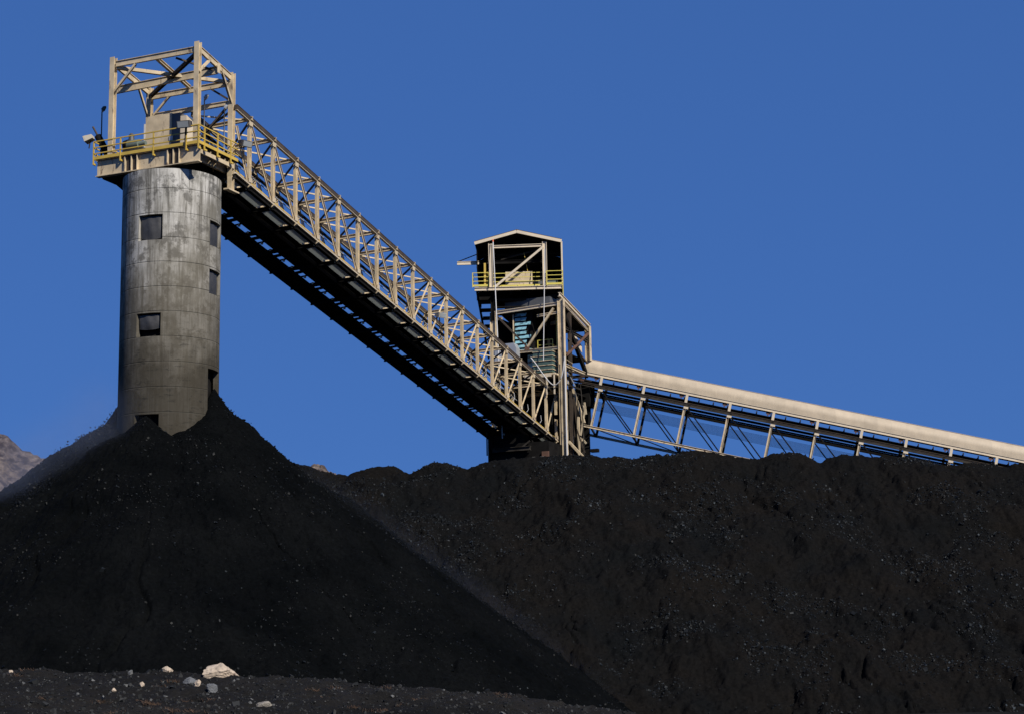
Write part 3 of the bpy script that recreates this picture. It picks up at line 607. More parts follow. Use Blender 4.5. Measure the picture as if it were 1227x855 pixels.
def housing():
    W = Wd
    r = thing('drive_housing', 'beige box housing with a dark side panel on the silo deck', 'machine housing', W(-2.4, 1.2, 36.1))
    b = MB(); b.box(W(-2.6, -0.5, 36.1), VB*2.15, VA*1.8, VZ*3.1); b.build('casing', 'beige', r)
    b = MB(); b.box(W(-2.55, 1.655, 36.1), VB*0.65, VA*1.7, VZ*3.05); b.build('side_panel', 'greysheet', r)
    v = [W(-2.5, 2.308, 36.1), W(-0.9, 2.308, 36.1), W(-0.9, 2.308, 38.4), W(-2.5, 2.308, 38.9)]
    b = MB(); b.add(v+[q+VB*0.5 for q in v], [(0, 1, 2, 3), (7, 6, 5, 4), (0, 1, 5, 4), (1, 2, 6, 5), (2, 3, 7, 6), (3, 0, 4, 7)]); b.build('end_box', 'cream', r)
    b = MB(); b.box(W(-2.66, 1.5, 37.2), VB*0.3, VA*0.06, VZ*0.35); b.build('switch_box', 'galv', r)
    b = MB(); b.box(W(-2.66, -0.6, 37.0), VB*0.08, VA*0.1, VZ*1.7); b.build('conduit', 'white', r)
    r = thing('electric_motor', 'grey green electric motor with round fan cover behind the yellow rail', 'motor', W(-3, -1.2, 36.1))
    c = W(-3.3, -1.35, 37.05)
    b = MB(); b.tube([c, c+VB*0.9], 0.36, 20); b.build('motor_body', 'motor', r)
    b = MB(); b.tube([c-VB*0.30, c-VB*0.02], [0.40, 0.44], 20); b.build('fan_cover', 'dark', r)
    b = MB(); b.tube([c+VZ*0.3+VB*0.2, c+VZ*0.75+VB*0.2], [0.22, 0.18], 14); b.tube([c+VZ*0.72+VB*0.2, c+VZ*0.86+VB*0.2], [0.2, 0.1], 14); b.build('terminal_cap', 'lampgrey', r)
    b = MB(); b.box(c+Vector((0, 0, -0.95))-VB*0.3-VA*0.35, VB*1.7, VA*0.7, VZ*0.58); b.build('motor_base', 'dull_steel', r)
    b = MB(); b.tube([c+VB*0.9, c+VB*1.4], [0.2, 0.16], 14); b.build('coupling', 'motor', r)
    r = thing('hydraulic_cylinder', 'thick black slanting cylinder at the left end of the silo deck', 'hydraulic cylinder', W(-3.0, -3.6, 36.1))
    b = MB(); b.tube([W(-3.6, -2.75, 36.3), W(-3.6, -3.75, 38.0)], 0.25, 14); b.build('barrel', 'dark', r)
    b = MB(); b.tube([W(-3.6, -3.75, 38.0), W(-3.6, -4.2, 38.75)], 0.07, 10); b.build('piston_rod', 'brown', r)
    b = MB(); b.tube([W(-3.2, -3.5, 36.1), W(-3.2, -3.2, 36.9)], 0.06, 8); b.tube([W(-3.2, -4.0, 36.2), W(-3.2, -3.6, 37.0)], 0.06, 8); b.build('mounting_bracket', 'dull_steel', r)
housing()

# ---- floodlights (box head on a short bracket) and pole lamps
def floodlight(loc, aim, label, pole_h, m='lampgrey', size=1.0, tilt=0.35):
    """head centre at loc; aim = horizontal direction of the lens"""
    base = Vector(loc)-VZ*pole_h
    r = thing('floodlight', label, 'floodlight', base, 'floodlights on the conveyor structures')
    aim = Vector((aim[0], aim[1], 0)).normalized(); side = Vector((-aim.y, aim.x, 0)); f = (aim*math.cos(tilt)-VZ*math.sin(tilt)); up = side.cross(f); up = up if up.z > 0 else -up
    c = Vector(loc); s = size
    v = []
    for (k, w_, h_) in ((0.0, 0.30, 0.14), (0.5, 0.36, 0.20), (0.62, 0.36, 0.20)):
        for sx_, sy_ in ((-1, -1), (1, -1), (1, 1), (-1, 1)): v.append(c+(f*(k-0.3)+side*sx_*w_+up*sy_*h_)*s)
    b = MB(); b.add(v, [(3, 2, 1, 0), (0, 1, 5, 4), (1, 2, 6, 5), (2, 3, 7, 6), (3, 0, 4, 7), (4, 5, 9, 8), (5, 6, 10, 9), (6, 7, 11, 10), (7, 4, 8, 11), (8, 9, 10, 11)]); b.build('lamp_housing', m, r)
    g = [c+(f*0.33+side*sx_*0.31+up*sy_*0.16)*s for sx_, sy_ in ((-1, -1), (1, -1), (1, 1), (-1, 1))]; b = MB(); b.add(g+[q+f*0.01 for q in g], [(0, 1, 2, 3), (7, 6, 5, 4), (0, 1, 5, 4), (1, 2, 6, 5), (2, 3, 7, 6), (3, 0, 4, 7)]); b.build('lamp_glass', 'glass', r)
    b = MB(); b.tube([base, c-VZ*0.15*s-f*0.1], 0.045, 8); b.bar(c-VZ*0.16*s-side*0.2*s, c-VZ*0.16*s+side*0.2*s, 0.05, 0.05); b.build('bracket', 'dull_steel', r)
    return r
def pole_lamp(base, h, label, m, mh):
    r = thing('pole_lamp', label, 'pole lamp', base, 'small lamps on poles at the silo deck')
    base = Vector(base); t = base+VZ*h
    b = MB(); b.tube([base, t, t+VB*0.12+VZ*0.1], 0.045, 8); b.build('pole', m, r)
    b = MB(); c = t+VB*0.18+VZ*0.08; b.tube([c-VZ*0.16-VB*0.12, c-VZ*0.0+VB*0.02, c+VZ*0.05+VB*0.14], [0.15, 0.14, 0.06], 12); b.build('lamp_head', mh, r)
    b = MB(); b.tube([c-VZ*0.30-VB*0.16, c-VZ*0.14-VB*0.08], [0.07, 0.10], 12); b.build('bulb_guard', 'glass', r)
floodlight(W(-2.3, -5.4, 38.45), -VB*0.9-VA*0.3, 'dusty beige floodlight sticking out left of the silo deck', 0.7, 'lampbeige', 1.0, 0.35)
floodlight(Wd(-4.5, 4.05, 37.45), -VA+VB*0.2, 'dark floodlight on the front rail at the right corner of the silo deck', 1.7, 'lampgrey', 1.25, 0.3)
floodlight(Wg(0.95, 5.2, 37.5), VB-VA*0.4, 'dark floodlight beside the right rear leg of the headframe', 1.5, 'lampgrey', 1.15, 0.3)
floodlight(Wg(31.9, 5.15, 31.3), VB-VA*0.4, 'pale grey floodlight halfway down the long truss gallery', 1.2, 'lampbeige', 1.1, 0.2)
floodlight(Wg(57.6, 5.5, 26.1), VB-VA*0.4, 'black floodlight at the lower end of the long truss gallery', 1.2, 'dark', 1.3, 0.2)
pole_lamp(W(-1.6, -4.9, 36.75), 4.0, 'dark green pole lamp at the left end of the silo deck', 'darkgreen', 'darkgreen')
pole_lamp(Wd(-0.7, 3.05, 36.1), 4.6, 'galvanised pole lamp between the front and rear right legs of the headframe', 'galv', 'galv')
pole_lamp(Wd(0.0, 4.25, 36.1), 3.9, 'galvanised pole lamp against the rear right leg of the headframe', 'galv', 'galv')

# ================================================================== LONG TRUSS GALLERY
def gallery():
    W = Wg
    root = thing('conveyor_gallery', 'long sloping beige truss gallery running down from the silo to the transfer tower', 'conveyor', W(30, 3, 29))
    B1, B2 = 4.81, 1.30; PAN = 3.15766; TAN = -0.6165/PAN; A0 = 2.2; H = 4.618
    def zt(a): return 39.5928+(a-A0)*TAN
    def zb(a): return zt(a)-H
    na = [A0+PAN*i for i in range(18)]; aend = 58.4; ast = 0.35
    slope = (VA+VZ*TAN).normalized()
    up = VB.cross(slope); up = up if up.z > 0 else -up
    for B in (B1, B2):
        b = MB(); b.ibeam(W(ast, B, zt(ast)+0.10), W(aend+0.3, B, zt(aend+0.3)+0.10), 0.28, 0.34, VB, 0.03, 0.24); b.build('top_chord', 'brown', root)
        b = MB(); b.bar(W(ast, B+0.02, zt(ast)-0.10), W(aend, B+0.02, zt(aend)-0.10), 0.20, 0.045, VB); b.build('chord_plate', 'cream' if B == B1 else 'beige', root)
        b = MB(); b.ibeam(W(ast, B, zb(ast)-0.02), W(aend+0.2, B, zb(aend+0.2)-0.02), 0.24, 0.13, VB, 0.03, 0.2); b.build('bottom_chord', 'cream' if B == B1 else 'dull_steel', root)
        for a in na+[aend]:
            b = MB(); b.ibeam(W(a, B, zb(a)+0.08), W(a, B, zt(a)-0.04), 0.23, 0.26, VB, 0.03, 0.02); b.build('post', 'beige', root)
        aa = [ast-1.0]+na+[aend]
        for i in range(len(aa)-1):
            a1, a2 = aa[i], aa[i+1]
            if i == 0: p, q = W(0.5, B, zt(0.5)-1.2), W(a2-0.15, B, zb(a2)+0.15)
            elif i <= 8: p, q = W(a1+0.1, B, zt(a1)-0.15), W(a2-0.12, B, zb(a2)+0.2)
            else: p, q = W(a1+0.1, B, zb(a1)+0.15), W(a2-0.12, B, zt(a2)-0.2)
            b = MB()
            b.angle(p+VA*0.015, q+VA*0.015, 0.10, VA); b.angle(p-VA*0.015, q-VA*0.015, 0.10, -VA); b.build('diagonal', 'beige', root)
    for i, a in enumerate(na+[aend]):
        for zg in (zt(a)-0.28, zb(a)+0.26):
            b = MB(); b.bar(W(a-0.05, B1+0.152, zg-0.16), W(a-0.05, B1+0.152, zg+0.16), 0.02, 0.46, VB); b.build('gusset_plate', 'beige_dirty', root)
        b = MB(); b.ibeam(W(a, B2-0.1, zt(a)+0.02), W(a, B1+0.25, zt(a)+0.12), 0.2, 0.28, VA, 0.03, 0.02); b.build('top_cross_beam', 'beige', root)
        b = MB(); b.ibeam(W(a, -1.15 if a < 55 else 0.5, zb(a)-0.42), W(a, B1+0.0, zb(a)-0.30), 0.2, 0.30, VA, 0.03, 0.02); b.build('floor_cross_beam', 'dark', root)
        b = MB(); v = [W(a-0.12, 4.58, zb(a)-0.40), W(a-0.12, 5.0, zb(a)-0.14), W(a-0.12, 5.0, zb(a)-0.08), W(a-0.12, 4.58, zb(a)-0.08)]
        b.add(v+[q+VA*0.24 for q in v], [(0, 1, 2, 3), (7, 6, 5, 4), (0, 1, 5, 4), (1, 2, 6, 5), (2, 3, 7, 6), (3, 0, 4, 7)]); b.build('bracket_end', 'beige', root)
    seg = [ast]+na+[aend]
    for i in range(len(seg)-1):
        a1, a2 = seg[i], seg[i+1]
        b = MB(); b.bar(W(a1, B2, zt(a1)), W(a2, B1, zt(a2)), 0.10, 0.08); b.build('top_brace', 'beige', root)
        b = MB(); b.bar(W(a1, B1, zt(a1)-0.03), W(a2, B2, zt(a2)-0.03), 0.14, 0.10); b.build('top_brace', 'brown', root)
    def strip(name, b0, b1, dz, th, m, a0=ast, a1=aend, par=root):
        q = MB(); v = [W(a0, b0, zb(a0)+dz), W(a0, b1, zb(a0)+dz), W(a1, b1, zb(a1)+dz), W(a1, b0, zb(a1)+dz)]
        q.add(v+[p+VZ*th for p in v], [(0, 1, 2, 3), (7, 6, 5, 4), (0, 1, 5, 4), (1, 2, 6, 5), (2, 3, 7, 6), (3, 0, 4, 7)]); return q.build(name, m, par)
    strip('edge_plate', 4.28, 4.66, -0.16, 0.05, 'dark')  # floor strips near-black: underside shade put into their colour
    strip('floor_plate', 2.98, 3.48, -0.16, 0.05, 'dark')
    strip('pan_plate', 1.42, 2.92, -0.20, 0.06, 'dark')
    strip('stringer', 2.90, 3.0, -0.46, 0.22, 'brown')
    strip('stringer', 4.66, 4.78, -0.36, 0.22, 'dark')
    strip('stringer', 1.36, 1.44, -0.46, 0.24, 'dark')
    strip('outer_walkway', -0.95, 0.62, -0.34, 0.06, 'dark', ast, 55.6)
    strip('stringer', -1.02, -0.94, -0.50, 0.24, 'dark', ast, 55.6)
    strip('stringer', 0.56, 0.66, -0.50, 0.22, 'dark')
    for i in range(len(seg)-1):
        a1, a2 = seg[i]+0.22, seg[i+1]-0.22
        strip('grating_panel', 3.50, 4.26, -0.15, 0.03, 'grating', a1+0.35, a2)
        # intermediate joists and pan ties give the underside its broken look
        m = (seg[i]+seg[i+1])/2
        b = MB(); b.bar(W(m, 0.5, zb(m)-0.38), W(m, 1.5, zb(m)-0.30), 0.10, 0.12); b.bar(W(m-0.75, 0.5, zb(m-0.75)-0.38), W(m-0.75, 1.5, zb(m-0.75)-0.30), 0.5, 0.08, VA); b.build('gap_tie', 'dull_steel', root)
        b = MB(); b.tube([W(m, 1.05, zb(m)-0.5), W(m, 1.05, zb(m)-0.36)], 0.10, 8); b.tube([W(m+1.2, 1.05, zb(m+1.2)-0.5), W(m+1.2, 1.05, zb(m+1.2)-0.36)], 0.09, 8); b.build('roller_bracket', 'cream', root)
    # conveyor inside: belt, cover skirt, idlers
    strip('belt', 1.75, 2.75, 0.95, 0.05, 'belt'); strip('return_belt', 1.8, 2.7, 0.25, 0.04, 'belt')
    strip('skirt_plate', 3.02, 3.08, 0.25, 0.75, 'beige'); strip('conveyor_stringer', 2.85, 2.95, 0.62, 0.22, 'beige_dirty'); strip('conveyor_stringer', 1.55, 1.65, 0.62, 0.22, 'beige_dirty')
    b = MB()
    a = 0.9
    pts = [W(a_, 4.5, zb(a_)+0.12) for a_ in (ast, aend)]; b.tube(pts, 0.11, 8); b.build('pipe', 'beige', root)
    for a in np.arange(1.2, 58, 1.58):
        b = MB(); b.tube([W(a, 1.7, zb(a)+0.98), W(a, 2.0, zb(a)+0.86), W(a, 2.5, zb(a)+0.86), W(a, 2.8, zb(a)+0.98)], 0.07, 6)
        b.bar(W(a, 1.6, zb(a)+0.1), W(a, 1.6, zb(a)+0.8), 0.07, 0.07); b.bar(W(a, 2.9, zb(a)+0.1), W(a, 2.9, zb(a)+0.8), 0.07, 0.07); b.build('idler', 'dull_steel', root)
    # cable tray along the far truss
    def line(name, B, dz, r_, m, a0=ast, a1=aend): b = MB(); b.bar(W(a0, B, zt(a0)+dz), W(a1, B, zt(a1)+dz), r_, r_); return b.build(name, m, root)
    line('cable_tray', 1.5, -0.75, 0.16, 'dark'); line('cable_tray', 1.5, -1.05, 0.06, 'galv')
    for zz in (0.62, 1.12): b = MB(); b.bar(W(ast, 3.45, zb(ast)+zz), W(aend, 3.45, zb(aend)+zz), 0.07, 0.07); b.build('handrail', 'yellow', root)
    b = MB(); b.bar(W(ast, 4.6, zb(ast)+0.36), W(aend, 4.6, zb(aend)+0.36), 0.07, 0.07); b.build('handrail', 'yellow', root)
    for a in na[::2]: b = MB(); b.bar(W(a+1, 3.35, zb(a+1)-0.1), W(a+1, 3.35, zb(a+1)+1.12), 0.05, 0.05); b.build('handrail_post', 'yellow', root)
    # small cable drops in the lower panels
    for i in (11, 12, 13, 14, 15, 16):
        a = na[i]+1.4; b = MB(); b.tube([W(a, 4.95, zb(a)+1.05), W(a+0.1, 4.97, zb(a)+0.55), W(a-0.25, 4.95, zb(a)+0.25)], 0.028, 6); b.build('cable_loop', 'white', root)
gallery()

# ================================================================== TRANSFER TOWER
def tower():
    root = thing('transfer_tower', 'open beige and black steel transfer tower where the two conveyors meet', 'tower', W(62.7, 1.6, GROUND))
    def I(name, p, q, w_, h_, side, m='beige', tf=0.05): b = MB(); b.ibeam(p, q, w_, h_, side, tf, 0.04); return b.build(name, m, root)
    def bar(name, p, q, w_, h_, m='beige', side=(0, 0, 1)): b = MB(); b.bar(p, q, w_, h_, side); return b.build(name, m, root)
    def slab(name, o, ex, ey, ez, m): b = MB(); b.box(o, ex, ey, ez); return b.build(name, m, root)
    # columns
    I('column', W(59, 5.35, GROUND), W(59, 5.35, 38.1), 0.42, 0.66, VA, 'beige')
    I('column', W(59, -1.95, GROUND), W(59, -1.95, 37.4), 0.40, 0.6, VA, 'beige')
    I('column', W(66.4, 5.3, 33.1), W(66.4, 5.3, 36.7), 0.5, 0.55, VA, 'beige')
    I('column', W(66.4, -1.95, GROUND), W(66.4, -1.95, 36.5), 0.4, 0.5, VA, 'dull_steel')
    I('column', W(61.3, 5.3, GROUND), W(61.3, 5.3, 37.4), 0.3, 0.35, VB, 'brown')
    I('roof_beam', W(59, -1.8, 37.35), W(59, 5.1, 37.62), 0.25, 0.34, VA, 'cream')
    I('roof_beam', W(59, -1.8, 36.75), W(59, -1.0, 36.75), 0.25, 0.2, VA)
    I('roof_beam', W(58.6, 5.35, 38.45), W(66.8, 5.35, 36.75), 0.25, 0.42, VB, 'cream')
    I('roof_beam', W(59.3, 5.35, 37.75), W(66.2, 5.35, 36.2), 0.2, 0.22, VB, 'cream')
    I('roof_beam', W(66.4, -1.7, 36.4), W(66.4, 5.1, 36.4), 0.25, 0.4, VA, 'dull_steel')
    slab('roof_sheet', W(59.1, -1.7, 37.62), VB*6.9, VA*7.2-VZ*1.3, VZ*0.06, 'dull_steel')
    I('floor_beam', W(59, -1.7, 33.2), W(59, 5.1, 33.2), 0.25, 0.3, VA, 'beige_dirty'); I('floor_beam', W(59, -1.7, 29.5), W(59, 5.1, 29.5), 0.25, 0.35, VA, 'dull_steel'); I('floor_beam', W(59, 2.8, 36.6), W(59, 5.1, 36.75), 0.2, 0.25, VA, 'beige')
    I('floor_beam', W(59.2, 5.3, 35.35), W(66.2, 5.3, 35.1), 0.22, 0.3, VB, 'dull_steel'); I('floor_beam', W(59.2, 5.3, 31.6), W(66.2, 5.3, 31.6), 0.25, 0.3, VB, 'beige_dirty'); I('floor_beam', W(66.4, -1.7, 31.6), W(66.4, 5.1, 31.6), 0.2, 0.3, VA, 'dull_steel')
    # braces
    bar('brace', W(58.95, -1.6, 37.1), W(58.95, 1.7, 33.6), 0.16, 0.16, 'brown'); bar('brace', W(58.9, 4.6, 37.2), W(58.9, 1.75, 33.6), 0.2, 0.2, 'beige')
    bar('gusset_plate', W(58.85, 1.45, 33.5), W(58.85, 1.95, 33.5), 0.4, 0.05, 'rust')
    bar('brace', W(66.2, 5.4, 35.9), W(60.0, 5.4, 32.6), 0.2, 0.2, 'rust'); bar('brace', W(59.6, 5.3, 36.9), W(65.9, 5.3, 31.4), 0.42, 0.3, 'dark'); bar('brace', W(60.8, 5.3, 34.4), W(66, 5.3, 32.8), 0.14, 0.14, 'brown')
    bar('brace', W(59.5, 4.8, 37.2), W(66, 0, 36.3), 0.2, 0.2, 'brown'); bar('brace', W(62, 5.1, 36.7), W(63, 2.0, 36.5), 0.3, 0.3, 'beige')
    slab('sloping_panel', W(63.6, 4.8, 34.8), VA*2.1-VZ*0.95, VB*0.08, VZ*0.7, 'cream')
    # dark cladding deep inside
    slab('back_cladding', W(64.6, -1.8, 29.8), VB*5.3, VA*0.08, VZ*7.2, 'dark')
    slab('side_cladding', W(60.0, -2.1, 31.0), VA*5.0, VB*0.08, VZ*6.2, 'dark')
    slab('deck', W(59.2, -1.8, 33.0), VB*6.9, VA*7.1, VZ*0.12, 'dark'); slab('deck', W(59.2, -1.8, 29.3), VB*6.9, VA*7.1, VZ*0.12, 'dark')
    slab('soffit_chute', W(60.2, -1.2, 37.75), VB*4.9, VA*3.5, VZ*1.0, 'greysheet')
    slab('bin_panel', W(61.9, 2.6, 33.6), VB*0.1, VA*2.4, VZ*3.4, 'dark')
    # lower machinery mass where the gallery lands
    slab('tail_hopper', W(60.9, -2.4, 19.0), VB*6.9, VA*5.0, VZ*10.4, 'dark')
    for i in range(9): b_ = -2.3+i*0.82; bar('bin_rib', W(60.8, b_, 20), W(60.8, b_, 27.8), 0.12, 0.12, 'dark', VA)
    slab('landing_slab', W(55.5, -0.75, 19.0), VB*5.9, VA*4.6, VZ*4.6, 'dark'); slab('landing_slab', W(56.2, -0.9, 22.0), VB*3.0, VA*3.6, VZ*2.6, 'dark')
    I('landing_beam', W(55.2, -0.6, 23.0), W(55.2, 3.4, 23.0), 0.3, 0.4, VA, 'dull_steel'); bar('brace', W(55.3, 2.1, 22.9), W(55.3, 3.3, 23.7), 0.16, 0.08, 'dull_steel'); 
    slab('foundation_block', W(55.3, 4.5, 20.0), VB*0.7, VA*0.15, VZ*2.6, 'rust')
    slab('foundation_block', W(55.0, 3.4, 19.8), VB*1.3, VA*0.6-VZ*0.2, VZ*2.3+VB*0.2, 'stonegrey')
    for b_, a_ in ((-0.9, 55.4), (-1.2, 56.5)): I('trestle_leg', W(a_, b_, GROUND), W(a_, b_, 24.5), 0.35, 0.35, VA, 'dark')
    bar('ladder', W(55.4, -1.25, 22.6), W(55.4, -1.25, 25.0), 0.10, 0.10, 'dull_steel', VA)
    # yellow landing rails inside
    for zz in (33.25, 33.9, 34.4): bar('handrail', W(60.2, 2.3, zz), W(60.2, 3.9, zz), 0.16 if zz < 33.5 else 0.06, 0.06, 'yellow_bright')
    for b_ in (2.3, 3.9): bar('handrail_post', W(60.2, b_, 33.2), W(60.2, b_, 34.4), 0.07, 0.07, 'yellow_bright', VA)
    for zz in (31.9, 32.4, 33.0): bar('handrail', W(59.6, 5.0, zz), W(61.8, 5.0, zz), 0.06, 0.06, 'dull_steel')
    for zz in np.arange(31.8, 36.4, 0.42): bar('ladder_rung', W(59.7, 4.55, zz), W(59.7, 4.95, zz), 0.05, 0.05, 'yellow_bright')
    for b_ in (4.55, 4.95): bar('ladder_stile', W(59.7, b_, 31.6), W(59.7, b_, 36.6), 0.06, 0.06, 'yellow_bright', VA)
tower()

def tower_equipment():
    r = thing('chute', 'pale blue louvred chute hanging inside the dark transfer tower', 'chute', W(60, 1.0, 33.2))
    b = MB(); b.box(W(59.65, 0.05, 33.35), VB*1.95, VA*1.0, VZ*4.1); b.build('chute_body', 'dark', r)
    z = 33.25
    for k in range(9):
        s = MB(); h = 0.33; v = [W(59.45, 0.15, z), W(59.45, 1.35 if k % 3 else 1.85, z), W(59.58, 1.4 if k % 3 else 1.85, z+h), W(59.58, 0.15, z+h)]
        s.add(v+[q+VA*0.04 for q in v], [(0, 1, 2, 3), (7, 6, 5, 4), (0, 1, 5, 4), (1, 2, 6, 5), (2, 3, 7, 6), (3, 0, 4, 7)]); s.build('louvre', 'teal', r); z += 0.45
    s = MB(); s.bar(W(59.4, 0.04, 33.4), W(59.4, 0.04, 37.1), 0.10, 0.10, VA); s.build('edge_strip', 'beige', r)
    r = thing('feed_box', 'small pale blue box below the louvred chute, behind the gallery top chord', 'feed box', W(60, 2.0, 31))
    s = MB(); s.box(W(59.8, 1.35, 31.2), VB*1.5, VA*0.8, VZ*1.9); s.build('box_body', 'teal', r); s = MB()
    for zz in (31.6, 32.2, 32.7): s.bar(W(59.76, 1.3, zz), W(59.76, 2.95, zz), 0.07, 0.06)
    s.build('band', 'rust', r)
    r = thing('screen_box', 'dark green louvred box with pale ribs beside the tall front column', 'machine housing', W(59.2, 3.3, 30.6))
    b = MB(); b.box(W(58.3, 2.55, 30.8), VB*2.0, VA*1.6, VZ*2.2); b.build('casing', 'green', r)
    for k in range(5):
        zz = 31.05+k*0.45; s = MB(); s.bar(W(58.26, 2.5, zz), W(58.26, 4.6, zz), 0.06, 0.07); s.bar(W(58.26, 4.6, zz), W(59.9, 4.6, zz+0.0), 0.06, 0.07); s.build('rib', 'beige', r)
    r = thing('platform', 'narrow beige landing under the dark green louvred box', 'platform', W(58.5, 3.5, 30.3))
    s = MB(); s.box(W(57.9, 1.6, 30.45), VB*3.4, VA*2.2, VZ*0.16); s.build('deck', 'beige', r)
    s = MB(); s.bar(W(57.9, 1.8, 30.4), W(57.9, 4.6, 30.4), 0.3, 0.08); s.build('edge_beam', 'cream', r)
    for b_ in (4.1, 4.9): s = MB(); s.bar(W(57.9, b_, 28.5), W(57.9, b_, 30.4), 0.12, 0.12, VA); s.build('leg', 'cream', r)
    for i, (b0, wd, z0, h) in enumerate(((-1.75, 1.0, 32.2, 1.2), (-0.45, 1.35, 32.2, 1.75))):
        r = thing('control_cabinet', ('narrow pale grey cabinet beside the left column of the transfer tower', 'wide pale grey cabinet with a slanting corner just above the gallery top chord')[i], 'cabinet', W(58, b0, z0), 'pale cabinets in front of the transfer tower')
        pr = [W(58, b0, z0), W(58, b0+wd, z0), W(58, b0+wd, z0+h*0.7), W(58, b0+wd*0.8, z0+h), W(58, b0, z0+h)]
        s = MB(); s.add(pr+[q+VA*0.9 for q in pr], [(0, 1, 2, 3, 4), (9, 8, 7, 6, 5)]+[(k, (k+1) % 5, 5+(k+1) % 5, 5+k) for k in range(5)]); s.build('casing', 'galv', r)
        s = MB(); s.bar(W(57.98, b0+wd*0.3, z0+h*0.1), W(57.98, b0+wd*0.3, z0+h*0.9), 0.03, 0.02, VB); s.build('door_edge', 'lampgrey', r)
    # white pipes, hose
    def pipe(p, q, label, rad, cap=None):
        r = thing('pipe', label, 'pipe', Vector(p)); b = MB(); b.tube([p, q], rad, 10); b.build('pipe_tube', 'white', r)
        if cap: b = MB(); d = (Vector(q)-Vector(p)).normalized(); b.tube([Vector(q)-d*0.02, Vector(q)+d*0.2], rad*1.25, 10); b.build('end_cap', cap, r)
    pipe(K(-0.55, -4.2, 24), K(-1.63, -0.6, 44.4), 'tall white pipe with an orange cap leaning up the front of the tower cabin', 0.055, 'orange')
    pipe(K(3.35, -2.2, 31.8), K(3.55, -0.5, 43.4), 'thin white pipe standing beside the right post of the tower cabin', 0.045)
    r = thing('hose', 'white hose hanging in a deep loop above the lower end of the truss gallery', 'hose', W(58.3, 4, 28))
    ctl = [W(57.6, b_, z_) for b_, z_ in ((2.6, 32.24), (3.21, 31.44), (3.8, 30.56), (4.48, 29.68), (5.0, 29.3), (5.53, 29.59), (5.9, 30.38), (6.1, 31.59))]
    ctl = [c_ for c_ in ctl]; pts = []
    for k in range(len(ctl)-1):
        p0, p1, p2, p3 = ctl[max(k-1, 0)], ctl[k], ctl[k+1], ctl[min(k+2, len(ctl)-1)]
        for t in (0, 0.25, 0.5, 0.75): pts.append(0.5*((2*p1)+(p2-p0)*t+(2*p0-5*p1+4*p2-p3)*t*t+(3*p1-p0-3*p2+p3)*t**3))
    pts.append(ctl[-1])
    b = MB(); b.tube(pts, 0.055, 8); b.build('hose_line', 'white', r)
    r = thing('downpipe', 'long white pipe running down the tall front column to the coal ridge', 'pipe', W(58.6, 5.9, 22))
    b = MB(); b.tube([W(58.5, 5.80, 32.2), W(58.5, 5.80, 27), W(58.5, 5.82, 20)], 0.085, 8); b.build('pipe_tube', 'white', r)
tower_equipment()

